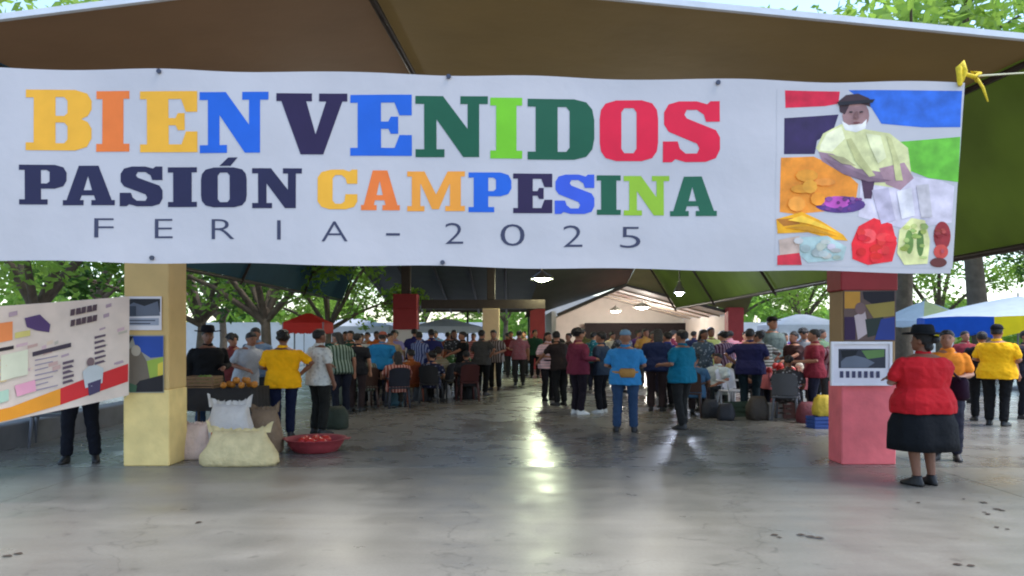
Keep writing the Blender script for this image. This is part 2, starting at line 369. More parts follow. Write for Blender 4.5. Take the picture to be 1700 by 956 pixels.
SLAB = {
 'I': [[(0, 0), (1, 0), (1, s_), (.82, s_), (.82, 1 - s_), (1, 1 - s_), (1, 1), (0, 1), (0, 1 - s_), (.18, 1 - s_), (.18, s_), (0, s_)]],
 'E': [[(0, 0), (1, 0), (1, .34), (.8, .34), (.72, .13), (.5, .13), (.5, .44), (.62, .44), (.66, .36), (.78, .36), (.78, .64), (.66, .64), (.62, .56), (.5, .56), (.5, .87), (.72, .87), (.8, .66), (1, .66), (1, 1), (0, 1), (0, .87), (.12, .87), (.12, .13), (0, .13)]],
 'N': [[(0, 0), (.4, 0), (.4, .13), (.29, .13), (.29, .62), (.66, 0), (.88, 0), (.88, .87), (1, .87), (1, 1), (.62, 1), (.62, .87), (.72, .87), (.72, .46), (.38, 1), (0, 1), (0, .87), (.12, .87), (.12, .13), (0, .13)]],
 'V': [[(0, 1), (0, .87), (.07, .87), (.34, 0), (.66, 0), (.93, .87), (1, .87), (1, 1), (.6, 1), (.6, .87), (.7, .87), (.55, .33), (.42, .87), (.5, .87), (.5, 1)]],
 'D': [[(0, 0), (.7, 0), (.88, .05), (.97, .17), (1, .35), (1, .65), (.97, .83), (.88, .95), (.7, 1), (0, 1), (0, .87), (.12, .87), (.12, .13), (0, .13)], [(.45, .13), (.58, .13), (.63, .2), (.63, .8), (.58, .87), (.45, .87)]],
 'B': [[(0, 0), (.75, 0), (.93, .06), (1, .2), (1, .36), (.94, .47), (.84, .52), (.94, .57), (1, .68), (1, .82), (.93, .94), (.75, 1), (0, 1), (0, .87), (.12, .87), (.12, .13), (0, .13)],
       [(.45, .12), (.58, .12), (.63, .18), (.63, .40), (.58, .46), (.45, .46)], [(.45, .57), (.58, .57), (.63, .62), (.63, .82), (.58, .88), (.45, .88)]],
 'O': [[(.28, 0), (.72, 0), (.9, .05), (.98, .16), (1, .3), (1, .7), (.98, .84), (.9, .95), (.72, 1), (.28, 1), (.1, .95), (.02, .84), (0, .7), (0, .3), (.02, .16), (.1, .05)],
       [(.42, .13), (.58, .13), (.63, .2), (.63, .8), (.58, .87), (.42, .87), (.37, .8), (.37, .2)]],
 'S': [[(0, 0), (.16, 0), (.22, .05), (.4, 0), (.75, 0), (.93, .06), (1, .2), (1, .4), (.93, .52), (.42, .72), (.38, .78), (.42, .86), (.6, .86), (.72, .78), (.76, .66), (1, .66), (1, 1), (.84, 1), (.78, .95), (.6, 1), (.28, 1), (.1, .95), (.02, .82), (.02, .62), (.1, .5), (.6, .3), (.64, .22), (.6, .14), (.4, .14), (.3, .22), (.26, .34), (0, .34)]],
 'P': [[(0, 0), (.6, 0), (.6, .13), (.46, .13), (.46, .4), (.75, .4), (.93, .46), (1, .6), (1, .8), (.93, .94), (.75, 1), (0, 1), (0, .87), (.12, .87), (.12, .13), (0, .13)], [(.46, .53), (.58, .53), (.64, .58), (.64, .82), (.58, .87), (.46, .87)]],
 'A': [[(0, 0), (.4, 0), (.4, .13), (.33, .13), (.36, .25), (.6, .25), (.63, .13), (.55, .13), (.55, 0), (1, 0), (1, .13), (.94, .13), (.68, 1), (.3, 1), (.07, .13), (0, .13)], [(.4, .38), (.56, .38), (.48, .74)]],
 'M': [[(0, 0), (.3, 0), (.3, .13), (.23, .13), (.23, .7), (.43, .05), (.55, .05), (.74, .7), (.74, .13), (.66, .13), (.66, 0), (1, 0), (1, .13), (.93, .13), (.93, .87), (1, .87), (1, 1), (.7, 1), (.5, .42), (.3, 1), (0, 1), (0, .87), (.08, .87), (.08, .13), (0, .13)]],
 'C': [[(.3, 0), (.7, 0), (.92, .06), (1, .2), (1, .38), (.7, .38), (.68, .2), (.6, .14), (.45, .14), (.38, .22), (.38, .78), (.45, .86), (.6, .86), (.7, .78), (.74, .64), (1, .64), (1, 1), (.86, 1), (.8, .95), (.65, 1), (.35, 1), (.1, .94), (0, .8), (0, .2), (.1, .06)]],
}
Y_, O_, B_, V_, G_, L_, R_, N_ = (232, 168, 48), (228, 116, 48), (28, 92, 190), (38, 24, 62), (20, 84, 58), (112, 186, 34), (218, 22, 58), (34, 32, 64)
def letter(ch, x0, x1, y0, y1, rgb, extra=None):
    outs = [[(x0 + (x1 - x0) * p[0], y1 - (y1 - y0) * p[1]) for p in q] for q in SLAB[ch]]
    P_(flat('letter', outs, rgb, banner, bp, .0025), banner)
for ch, x0, x1, rgb in (('B', 42, 150, Y_), ('I', 158, 214, O_), ('E', 232, 328, Y_), ('N', 332, 447, B_), ('V', 460, 577, V_), ('E', 582, 684, B_), ('N', 690, 810, G_), ('I', 814, 867, L_), ('D', 876, 987, G_), ('O', 996, 1093, R_), ('S', 1101, 1195, R_)):
    y0 = 148 + (x0 - 45) * .0185; letter(ch, x0, x1, y0, y0 + 101, rgb)
for ch, x0, x1, rgb in (('P', 31, 109, N_), ('A', 103, 190, N_), ('S', 198, 269, N_), ('I', 278, 327, N_), ('O', 334, 411, N_), ('N', 420, 502, N_), ('C', 528, 594, Y_), ('A', 600, 664, O_), ('M', 676, 772, (232, 150, 52)), ('P', 778, 849, B_), ('E', 852, 917, V_), ('S', 921, 987, (52, 84, 190)), ('I', 991, 1031, G_), ('N', 1036, 1112, (140, 178, 44)), ('A', 1113, 1190, (30, 92, 66))):
    y0 = 273 + (x0 - 32) * .0180; letter(ch, x0, x1, y0, y0 + 66, rgb)
P_(flat('letter', [[(365, 276), (380, 262), (396, 262), (384, 276)]], N_, banner, bp, .0025), banner)
def sans(ch, x0, x1, y0, y1, rgb, parent, fn, lift=.0025, off=-.012):
    cu = bpy.data.curves.new('letter', 'FONT'); cu.body = ch; cu.size = 1; cu.offset = off; cu.resolution_u = 4
    to = bpy.data.objects.new('letter', cu); C.objects.link(to)
    dg = bpy.context.evaluated_depsgraph_get(); me_ = bpy.data.meshes.new_from_object(to.evaluated_get(dg))
    bpy.data.objects.remove(to); bpy.data.curves.remove(cu)
    xs = [v_.co.x for v_ in me_.vertices]; ys = [v_.co.y for v_ in me_.vertices]
    a0, a1, b0, b1 = min(xs), max(xs), min(ys), max(ys)
    for v_ in me_.vertices:
        v_.co = fn(x0 + (v_.co.x - a0) / (a1 - a0) * (x1 - x0), y1 - (v_.co.y - b0) / (b1 - b0) * (y1 - y0), lift)
    me_.materials.clear()
    return link('letter', me_, ink(rgb), parent)
for ch, x0, x1, y0, y1 in (('F', 156, 188, 362, 394), ('E', 256, 286, 363, 395), ('R', 352, 390, 364, 397), ('I', 461, 467, 366, 398), ('A', 535, 578, 368, 401), ('-', 641, 664, 387, 391), ('2', 739, 769, 370, 405), ('0', 831, 871, 372, 408), ('2', 935, 967, 374, 410), ('5', 1030, 1064, 376, 411)):
    P_(sans(ch, x0, x1, y0, y1, (60, 62, 84), banner, bp), banner)
# printed picture at the right end
pic = P_(flat('picture', [[(1290, 147), (1596, 150), (1580, 446), (1286, 440)]], (214, 208, 214), banner, bp, .0012), banner); pic.data.materials[0] = VINYL
def ell(cx, cy, rx, ry, n=18, a0=0): return [(cx + rx * math.cos(a0 + 2 * math.pi * i / n), cy + ry * math.sin(a0 + 2 * math.pi * i / n)) for i in range(n)]
def zpatch(lst, parent, fn, name='picture_patch', base=.002, root=None):
    for i, (rgb, pts_) in enumerate(lst):
        o_ = flat(name, [pts_], rgb, parent, fn, base + i * .00012); o_.data.materials[0] = mat('print_%d_%d_%d' % rgb, rgb, .5, .24, 9, spec=.3)
        pass
PIC = [((206, 22, 56), [(1303, 150), (1394, 152), (1392, 172), (1370, 176), (1304, 179)]),
 ((48, 30, 74), [(1302, 196), (1392, 190), (1384, 214), (1356, 234), (1352, 256), (1301, 256)]),
 ((236, 142, 40), [(1296, 262), (1350, 260), (1398, 282), (1424, 306), (1420, 334), (1380, 350), (1320, 356), (1294, 352)]),
 ((42, 100, 196), [(1408, 150), (1595, 152), (1592, 212), (1530, 212), (1462, 206), (1446, 180)]),
 ((104, 182, 52), [(1490, 236), (1592, 228), (1588, 303), (1540, 296), (1500, 280)]),
 ((210, 198, 206), [(1428, 300), (1470, 286), (1560, 300), (1582, 310), (1578, 370), (1500, 380), (1424, 360)]),
 ((214, 210, 150), [(1354, 246), (1366, 222), (1396, 206), (1440, 216), (1476, 222), (1506, 246), (1512, 290), (1486, 312), (1442, 306), (1408, 280), (1372, 268)]),
 ((232, 226, 184), [(1362, 240), (1372, 222), (1396, 210), (1402, 230), (1380, 252), (1360, 250)]),
 ((150, 118, 128), [(1358, 252), (1382, 256), (1420, 280), (1478, 288), (1486, 302), (1440, 304), (1400, 290), (1364, 268)]),
 ((172, 134, 140), [(1458, 280), (1500, 270), (1516, 296), (1494, 316), (1470, 306)]),
 ((150, 112, 108), ell(1420, 192, 22, 25)),
 ((220, 214, 206), [(1396, 200), (1408, 208), (1430, 206), (1438, 198), (1436, 214), (1420, 220), (1402, 216)]),
 ((62, 40, 44), [(1394, 186), (1392, 168), (1404, 158), (1424, 156), (1442, 164), (1444, 178), (1426, 172), (1410, 174), (1402, 190)]),
 ((78, 48, 70), [(1428, 296), (1452, 296), (1446, 330), (1434, 330)]),
 ((88, 52, 120), ell(1394, 340, 42, 14)),
 ((190, 80, 168), ell(1388, 336, 22, 10)),
 ((240, 168, 20), [(1288, 364), (1330, 352), (1360, 366), (1398, 390), (1406, 400), (1380, 398), (1340, 386), (1290, 388)]),
 ((180, 110, 30), [(1288, 364), (1316, 362), (1328, 372), (1300, 376)]),
 ((176, 196, 190), [(1326, 394), (1372, 392), (1404, 410), (1398, 432), (1340, 436), (1322, 420)]),
 ((196, 168, 150), [(1292, 398), (1326, 392), (1326, 424), (1294, 424)]),
 ((208, 46, 60), [(1290, 424), (1326, 420), (1330, 440), (1290, 440)]),
 ((232, 34, 44), [(1412, 404), (1424, 376), (1450, 362), (1480, 372), (1488, 404), (1480, 434), (1440, 440), (1414, 430)]),
 ((248, 84, 84), ell(1440, 392, 14, 12)),
 ((224, 220, 150), [(1492, 382), (1512, 362), (1534, 366), (1542, 400), (1538, 438), (1500, 440), (1488, 420)]),
 ((118, 150, 70), ell(1508, 402, 7, 20)), ((96, 128, 60), ell(1526, 404, 6, 22)),
 ((150, 40, 44), ell(1562, 392, 14, 24)), ((196, 70, 60), ell(1560, 418, 12, 12)), ((96, 44, 40), ell(1556, 436, 14, 8))]
rq = random.Random(9)
def blobs(box, rgb, n, r, jit=26):
    for _ in range(n):
        x_, y_ = rq.uniform(box[0], box[2]), rq.uniform(box[1], box[3]); k_ = rq.uniform(-jit, jit)
        a_ = rq.uniform(0, 3); e0 = ell(x_, y_, rq.uniform(.5, 1) * r, rq.uniform(.3, .7) * r, 9, a_)
        PIC.append((tuple(int(max(4, min(250, c + k_ + rq.uniform(-8, 8))) / 6) * 6 for c in rgb), e0))
PIC += [((188, 184, 124), [(1404, 232), (1412, 230), (1430, 262), (1452, 292), (1442, 294), (1418, 268)]), ((196, 192, 132), [(1470, 226), (1478, 230), (1492, 270), (1498, 300), (1486, 300), (1480, 262)]), ((226, 222, 172), [(1436, 222), (1460, 226), (1470, 262), (1456, 272), (1444, 246)]), ((170, 160, 116), [(1372, 256), (1400, 262), (1420, 276), (1396, 272)]), ((130, 100, 112), [(1366, 262), (1400, 276), (1440, 294), (1480, 300), (1440, 302), (1396, 288)]), ((186, 174, 188), [(1446, 316), (1474, 312), (1486, 366), (1462, 372)]), ((196, 186, 186), [(1520, 308), (1540, 306), (1546, 360), (1528, 362)]), ((222, 214, 214), [(1488, 318), (1512, 312), (1518, 358), (1496, 364)])]
blobs((1356, 330, 1430, 348), (120, 66, 130), 14, 6, 24); blobs((1424, 376, 1478, 430), (222, 44, 48), 12, 14, 16); blobs((1498, 372, 1534, 432), (170, 186, 100), 16, 7, 26); blobs((1550, 380, 1572, 436), (150, 50, 46), 8, 6, 30)
PIC += [((206, 140, 24), [(1300, 378), (1340, 376), (1390, 394), (1340, 384)]), ((250, 196, 60), [(1306, 366), (1330, 358), (1366, 374), (1390, 388), (1340, 372)])]; blobs((1310, 400, 1390, 428), (186, 184, 176), 12, 11, 14); blobs((1312, 290, 1370, 340), (234, 146, 46), 6, 20, 8)
PIC += [((52, 34, 36), ell(1411, 187, 3.2, 1.6, 8)), ((52, 34, 36), ell(1428, 187, 3.2, 1.6, 8)), ((120, 84, 80), [(1418, 186), (1422, 186), (1424, 198), (1416, 198)]), ((110, 60, 60), ell(1420, 205, 6, 1.8, 8)), ((30, 26, 34), [(1388, 170), (1450, 166), (1446, 172), (1392, 176)])]
zpatch(PIC, pic, bp, root=banner)
# eyelets and the yellow rope at the corner
for x, y in ((265, 119), (745, 128), (1192, 137), (252, 428), (735, 436)):
    p = bp(x, y, .012)
    P_(MB().loft([(0, 0, -.006, .02, .02), (0, 0, .006, .02, .02)], 10).xf(lambda q: Vector((p.x + q.x, p.y + q.z, p.z + q.y))).build('eyelet', mat('eyelet_metal', (70, 72, 84), .4, metal=.6), banner), banner)
yrope = mat('yellow_rope', (220, 190, 40), .7, .2, 40)
rope = empty('yellow_rope', PX(1597, 130, BD)); tag(rope, 'knotted yellow rope tying the banner corner to the steel post at right', 'rope')
def rp(x, y, dy=0): p = PX(x, y, BD + dy) - rope.location; return p
MB().tube([rp(1594, 140, -.03), rp(1592, 112, -.03), rp(1597, 104, -.02), rp(1601, 118, -.03), rp(1596, 134, -.02)], [.02, .026, .026, .026, .02]).build('knot', yrope, rope, smooth=True)
MB().tube([rp(1600, 122, -.01), rp(1618, 128, -.02), rp(1626, 122, 0), rp(1614, 118, .02), rp(1622, 134, .02)], [.014, .02, .02, .016, .016]).build('knot', yrope, rope, smooth=True)
MB().tube([rp(1622, 130, .0), rp(1632, 146, -.02), rp(1640, 168, -.02)], [.012, .012, .006]).build('rope_tail', yrope, rope, smooth=True)
MB().tube([rp(1622, 126), rp(1700, 121), rp(1990, 98)], [.008, .006, .006], 6).build('line', mat('white_cord', (210, 205, 170), .7), rope, smooth=True)
for x, ytop in ((1994, 60), (-330, 60)):
    p = PX(x, ytop, BD)
    o = MB().tube([(p.x, BD, 0), (p.x, BD, p.z)], [.045, .04], 10).build('steel_post', mat('post_steel', (120, 122, 126), .45, metal=.5), smooth=True)
    tag(o, 'grey steel post holding the %s end of the welcome banner' % ('right' if x > 0 else 'left'), 'post')
rl = empty('white_cord', PX(-70, 110, BD)); tag(rl, 'white cords tying the left end of the welcome banner to a post', 'rope')
for y in (112, 430): MB().tube([PX(-66, y, BD - .01) - rl.location, PX(-330, y - 8, BD) - rl.location], [.008, .008], 6).build('line', mat('white_cord', (210, 205, 170)), rl)
# ------------------------------------------------------------------ people
JOBS = []           # (object, MB, voxel, smooth) remeshed together in one pass
SKINS = [mat('skin_a', (150, 102, 78), .5, .06, 14, spec=.4), mat('skin_b', (122, 80, 60), .5, .06, 14, spec=.4), mat('skin_c', (172, 124, 96), .5, .06, 14, spec=.4)]
HAIR = mat('black_hair', (24, 20, 20), .5, .2, 40, .5, 60)
ARMS = dict(down=((.245, -.02, 1.12), (.25, .05, .88)), bent=((.25, -.02, 1.12), (.15, .22, 1.10)), folded=((.265, .05, 1.13), (-.06, .20, 1.16)),
            hip=((.37, -.06, 1.18), (.2, .02, 1.01)), reach=((.25, .16, 1.2), (.2, .38, 1.08)), back=((.27, -.09, 1.15), (.06, -.17, 1.0)),
            up=((.26, .12, 1.17), (.13, .25, 1.38)), carry=((.27, -.03, 1.12), (.29, .02, .86)), lap=((.24, .06, 1.14), (.12, .30, 1.02)))
def pattern(rgb, kind):
    nm = 'cloth_%s_%d_%d_%d' % ((kind,) + rgb)
    if nm in MATS: return MATS[nm]
    m = mat(nm, rgb, .85, .1, 9, .35, 14, spec=.2); n = m.node_tree; b = n.nodes['Principled BSDF']; tc = n.nodes.new('ShaderNodeTexCoord')
    old = b.inputs['Base Color'].links[0].from_socket; mx = n.nodes.new('ShaderNodeMix'); mx.data_type = 'RGBA'
    if kind == 'print': t = n.nodes.new('ShaderNodeTexVoronoi'); t.inputs['Scale'].default_value = 16; src = t.outputs['Distance']; lo, hi = .28, .36
    else:
        t = n.nodes.new('ShaderNodeTexWave'); t.bands_direction = 'Z' if kind == 'stripe' else 'X'; t.inputs['Scale'].default_value = 5; t.inputs['Distortion'].default_value = .4; src = t.outputs['Fac']; lo, hi = .55, .65
    n.links.new(tc.outputs['Object'], t.inputs['Vector']); mr = n.nodes.new('ShaderNodeMapRange'); n.links.new(src, mr.inputs[0]); mr.inputs[1].default_value = lo; mr.inputs[2].default_value = hi; mr.inputs[3].default_value = .8; mr.inputs[4].default_value = 0
    c2 = lin(tuple(min(255, c * .55 + 60) if sum(rgb) > 300 else min(255, c * .6 + 110) for c in rgb))
    n.links.new(mr.outputs[0], mx.inputs[0]); n.links.new(old, mx.inputs[6]); mx.inputs[7].default_value = (*c2, 1); n.links.new(mx.outputs[2], b.inputs['Base Color'])
    return m
def hand(mb, W, D, side, k=1.0):
    """palm, four unequal bent fingers and a thumb from wrist W along D"""
    D = D.normalized(); up = Vector((0, 0, 1)) if abs(D.z) < .8 else Vector((0, 1, 0))
    s1 = D.cross(up).normalized(); nrm = s1.cross(D).normalized()
    mb.tube([W, W + D * .035 * k, W + D * .085 * k], [.026 * k, .032 * k, .034 * k], 8)
    for i, (o_, ln) in enumerate(((-.03, .066), (-.01, .078), (.01, .074), (.028, .056))):
        b = W + D * .085 * k + s1 * o_ * k
        m1 = b + (D * .6 - nrm * .2) * ln * k; m2 = m1 + (D * .3 - nrm * .36) * ln * k
        mb.tube([b, m1, m2], [.0105 * k, .0095 * k, .008 * k], 6)
    t0 = W + D * .03 * k - s1 * side * .03 * k
    mb.tube([t0, t0 + (D * .5 - s1 * side * .6 - nrm * .3) * .05 * k, t0 + (D * 1.1 - s1 * side * .6 - nrm * .6) * .06 * k], [.014 * k, .012 * k, .009 * k], 6)
def person(label, x, d, facing, H=1.66, wide=1.0, arms=('down', 'down'), shirt=(200, 200, 200), sleeve='short', lower='trousers', low=(30, 30, 40), shoes=(30, 28, 28),
           hair='short', hat=None, lean=0, sit=0, stance=.1, step=0, skin=0, head=0, vox=.014, group='people at the market', apron=None, bag=None, untuck=True, z0=0, pat=None):
    """facing: degrees, 0 looks away from the camera, 180 towards it, 90 to the left"""
    k = H / 1.70; rx = wide; base = G(x, d)
    root = bpy.data.objects.new('person', bpy.data.meshes.new('person')); C.objects.link(root)
    root.location = (base[0], base[1], z0); root.rotation_euler[2] = R(facing)
    tag(root, label, 'person', group)
    root.data.materials.append(SKINS[skin])
    drop = .44 if sit else 0
    ln = R(lean); hipz = .92
    def up_(p):     # upper body: lean forward about the hip, drop when sitting
        p = Vector(p); q = p - Vector((0, 0, hipz)); c, s = math.cos(ln), math.sin(ln)
        return Vector((q.x, q.y * c + q.z * s, q.z * c - q.y * s + hipz - drop))
    def hd(p):      # head turned on the neck
        p = Vector(p); M = Matrix.Rotation(R(head), 3, 'Z'); q = M @ (p - Vector((0, 0, 1.48))); return up_(q + Vector((0, 0, 1.48)))
    def fin(mb): return mb.xf(lambda p: Vector((p.x * k * 1.1, p.y * k * 1.1, p.z * k)))
    def job(obj, mb, v=None, sm=3): JOBS.append((obj, fin(mb), v or vox, sm))
    def child(name, m):
        o_ = bpy.data.objects.new(name, bpy.data.meshes.new(name)); C.objects.link(o_); o_.parent = root; o_.data.materials.append(m); return o_
    def direct(name, mb, m): return fin(mb).build(name, m, root, smooth=True)
    TOR = [(.86, .13, .10, 0), (.93, .165, .118, -.01), (1.0, .155, .112, -.005), (1.08, .142, .105, 0), (1.2, .162, .118, .005), (1.3, .178, .12, 0), (1.36, .160, .105, -.005), (1.405, .115, .085, -.01), (1.455, .065, .06, -.008)]
    def torso(mb, gr=0, sc=1.0, lo=0, hi=9, wob=0):
        rs = [(0, c, z, r1 * sc * (rx if z < 1.42 else 1) + gr, r2 * sc * (rx ** .8 if z < 1.42 else 1) + gr) for z, r1, r2, c in TOR if lo <= z <= hi]
        t = MB().loft(rs, 18, 2.3, wob, int(x)); return mb.add([up_(p) for p in t.v], t.f)
    # limbs
    SH = [Vector((sd * .172 * (rx ** .7), 0, 1.352)) for sd in (-1, 1)]
    AR = []
    for sd, pose, sh in ((-1, arms[0], SH[0]), (1, arms[1], SH[1])):
        E, W = [Vector(q) for q in ARMS[pose]]
        ox = (rx ** .7 - 1) * .185
        E = Vector((sd * (E.x + ox), E.y, E.z)); W = Vector((sd * (W.x + (ox if W.x > .1 else 0)), W.y * (1 + (rx - 1) * .5), W.z))
        AR.append((sd, sh, E, W))
    if sit: LG = [(sd, Vector((sd * .1, 0, .5)), Vector((sd * .14, .42, .5)), Vector((sd * .13, .40, .09))) for sd in (-1, 1)]
    else: LG = [(sd, Vector((sd * .092 * rx, 0, .90)), Vector((sd * (.5 * stance + .05), .03 + sd * step * .5, .49)), Vector((sd * stance, -.02 + sd * step, .085))) for sd in (-1, 1)]
    b = MB(); torso(b, -.004)
    nk = MB().loft([(0, -.012, 1.42, .062, .062), (0, 0, 1.47, .052, .056), (0, .006, 1.53, .054, .06)], 12); b.add([up_(p) for p in nk.v], nk.f)
    hdm = MB().loft([(0, .05, 1.476, .03, .035), (0, .042, 1.49, .045, .058), (0, .026, 1.52, .060, .080), (0, .014, 1.56, .070, .092), (0, .004, 1.60, .075, .098), (0, 0, 1.64, .072, .094), (0, -.004, 1.67, .058, .076), (0, -.004, 1.692, .033, .045)], 16)
    hdm.ball((0, .105, 1.565), (.013, .02, .018), 8, 4); hdm.tube([(0, .092, 1.61), (0, .104, 1.575)], [.010, .012], 6)
    for sd in (-1, 1): hdm.ball((sd * .077, -.008, 1.575), (.010, .022, .033), 8, 4)
    hdm.ball((0, .094, 1.527), (.022, .012, .010), 8, 4)
    b.add([hd(p) for p in hdm.v], hdm.f)
    for sd, sh, E, W in AR:
        b.tube([up_(sh), up_(sh.lerp(E, .5)), up_(E), up_(E.lerp(W, .35)), up_(W)], [.056, .048, .040, .040, .027], 10)
        hand(b, up_(W), up_(W) - up_(E), sd, 1.0)
    for sd, h_, kn, an in LG:
        b.tube([h_, h_.lerp(kn, .45), kn, kn.lerp(an, .35), an], [.088, .075, .056, .056, .036], 10)
    job(root, b)
    # face
    if 80 < (facing + head) % 360 < 280:
        for sd in (-1, 1):
            e_ = MB().ball((sd * .031, .089, 1.592), (.013, .007, .0065), 8, 4); direct('eye', MB().add([hd(p) for p in e_.v], e_.f), mat('eye_dark', (30, 24, 22), .25, 0))
            e_ = MB().ball((sd * .032, .090, 1.612), (.02, .008, .0045), 8, 4); direct('eyebrow', MB().add([hd(p) for p in e_.v], e_.f), HAIR)
        e_ = MB().ball((0, .103, 1.527), (.022, .006, .004), 8, 4); direct('mouth', MB().add([hd(p) for p in e_.v], e_.f), mat('lips', (104, 52, 46), .5, 0))
    # shirt
    s = MB(); lo_z = .86 if untuck else .98
    torso(s, .014, 1.04, lo_z, 1.43, .012)
    if untuck: t = MB().loft([(0, -.004, .80, .178 * rx + .02, .133 * rx + .02), (0, -.004, .93, .178 * rx + .02, .133 * rx + .02), (0, 0, 1.06, .155 * rx + .018, .115 * rx ** .8 + .014)], 18, 2.3, .02, int(x)); s.add([up_(p) for p in t.v], t.f)
    for sd, sh, E, W in AR:
        if sleeve == 'long': s.tube([up_(sh), up_(sh.lerp(E, .5)), up_(E), up_(E.lerp(W, .5)), up_(E.lerp(W, .93))], [.062, .060, .055, .052, .043], 10)
        elif sleeve == 'short': s.tube([up_(sh), up_(sh.lerp(E, .4)), up_(sh.lerp(E, .72))], [.062, .064, .066], 10)
        else: s.tube([up_(sh), up_(sh.lerp(E, .1))], [.07, .06], 10)
    cl = MB().loft([(0, -.014, 1.39, .115, .092), (0, -.012, 1.43, .082, .075), (0, -.006, 1.475, .068, .068)], 12); s.add([up_(p) for p in cl.v], cl.f)
    job(child('shirt', pattern(shirt, pat) if pat else cloth(shirt)), s, None, 2)
    # lower garment
    t = MB()
    if lower == 'skirt':
        hem = .40
        pts = [(0, 0, hem, .206 * rx, .165 * rx), (0, 0, hem + .1, .205 * rx, .164 * rx), (0, 0, .68, .2 * rx, .16 * rx), (0, -.005, .82, .172 * rx, .13 * rx), (0, 0, .96, .13 * rx, .10 * rx)]
        direct('skirt', MB().loft(pts, 56, 2, .035, int(x)), cloth(low))
    else:
        end = .93 if lower == 'trousers' else .12
        tr = MB().loft([(0, 0, .80, .12 * rx, .10 * rx), (0, -.006, .88, .172 * rx, .124 * rx), (0, -.004, .95, .158 * rx, .112 * rx), (0, 0, .97, .145 * rx, .10 * rx)], 16, 2.3)
        t.add([up_(p) for p in tr.v] if not sit else [Vector((p[0], p[1], p[2] - .42)) for p in tr.v], tr.f)
        for sd, h_, kn, an in LG:
            pt = [h_, h_.lerp(kn, .5), kn, kn.lerp(an, .5), kn.lerp(an, end)]; rd = [.105, .09, .074, .070, .066]
            t.tube(pt, rd, 10)
        job(child('trousers', cloth(low)), t, None, 2)
    # shoes
    for sd, h_, kn, an in LG:
        sh_ = MB().loft([(sd * .004, .055, -.085, .043, .125), (sd * .004, .055, -.06, .046, .128), (0, .04, -.035, .042, .105), (0, .005, .0, .04, .055), (0, 0, .03, .041, .046)], 14, 2.4)
        A = Matrix.Rotation(R(-sd * 10), 3, 'Z')
        direct('shoe', MB().add([A @ Vector(p) + an for p in sh_.v], sh_.f), mat('shoe_%d_%d_%d' % shoes, shoes, .5))
    # hair
    hb = MB().loft([(0, -.028, 1.545, .060, .064), (0, -.024, 1.58, .080, .082), (0, -.014, 1.62, .084, .096), (0, -.006, 1.655, .080, .098), (0, -.004, 1.69, .056, .072), (0, -.004, 1.708, .026, .034)], 16, 2, .02, int(x))
    if hair == 'long': hb.loft([(0, -.075, 1.33, .07, .025), (0, -.085, 1.42, .085, .035), (0, -.06, 1.52, .09, .055), (0, -.03, 1.60, .086, .075)], 14, 2, .03, int(x))
    if hair == 'bun': hb.ball((0, -.125, 1.6), .045); hb.ball((0, -.06, 1.52), (.055, .045, .05))
    if hair == 'curly':
        rn = random.Random(int(x))
        for _ in range(40):
            v_ = Vector((rn.gauss(0, 1), rn.gauss(0, 1) - .4, rn.gauss(0, 1) + .5)).normalized()
            hb.ball((v_.x * .085, v_.y * .1 - .015, 1.625 + v_.z * .08), .032, 7, 4)
    if hair != 'none': job(child('hair', HAIR), MB().add([hd(p) for p in hb.v], hb.f), min(vox, .012), 1)
    if hat:
        kind, hc = hat; h = MB(); hm = cloth(hc)
        if kind == 'brim':
            V_h = []; 
            h.loft([(0, 0, 1.655, .098, .115), (0, 0, 1.70, .096, .112), (0, 0, 1.755, .085, .10), (0, 0, 1.77, .06, .08)], 18)
            nb = MB().loft([(0, 0, 1.652, .18, .19), (0, 0, 1.664, .18, .19), (0, 0, 1.668, .09, .10)], 24)
            nb.v = [(p[0], p[1], p[2] + .6 * (p[0] ** 2)) for p in nb.v]; h.add(nb.v, nb.f)
        else:
            h.loft([(0, -.004, 1.635, .088, .107), (0, -.004, 1.68, .084, .104), (0, -.006, 1.715, .060, .078), (0, -.006, 1.73, .025, .03)], 16)
            h.loft([(0, .12, 1.642, .07, .075), (0, .12, 1.652, .07, .075)], 14)
        direct('hat', MB().add([hd(p) for p in h.v], h.f), hm)
    if apron:
        ap = MB().loft([(0, .02, .62, .16 * rx, .15 * rx), (0, .01, .95, .19 * rx, .15 * rx), (0, .0, 1.05, .165 * rx, .135 * rx)], 18, 2.3, .015); direct('apron', MB().add([up_(p) if p[2] > .9 else Vector(p) for p in ap.v], ap.f), cloth(apron))
    if bag:
        kind, bc = bag; bb = MB(); bm_ = cloth(bc)
        if kind == 'waist':
            bb.loft([(0, 0, .99, .175 * rx, .14 * rx), (0, 0, 1.03, .175 * rx, .14 * rx)], 20, 2.3); bb.loft([(.03, -.15 * rx, .93, .10, .035), (.03, -.16 * rx, .98, .12, .05), (.03, -.16 * rx, 1.05, .12, .05), (.03, -.15 * rx, 1.08, .10, .03)], 14, 3)
        elif kind == 'shoulder':
            bb.loft([(.27 * rx, .03, .92, .045, .11), (.27 * rx, .03, .96, .06, .14), (.27 * rx, .03, 1.12, .055, .13), (.27 * rx, .03, 1.18, .03, .11)], 14, 3)
            bb.tube([(.25 * rx, -.05, 1.15), (.14, -.09, 1.36), (.0, -.02, 1.44), (-.02, .08, 1.4)], [.014] * 4, 6)
        elif kind == 'backpack':
            bb.loft([(0, -.16 * rx, 1.02, .12, .05), (0, -.2 * rx, 1.06, .15, .09), (0, -.2 * rx, 1.25, .15, .09), (0, -.17 * rx, 1.38, .11, .06), (0, -.15 * rx, 1.41, .06, .03)], 16, 3)
            for sd in (-1, 1): bb.tube([(sd * .12, -.14, 1.38), (sd * .13, .0, 1.44), (sd * .13, .12, 1.36), (sd * .15, .12, 1.2)], [.018] * 4, 6)
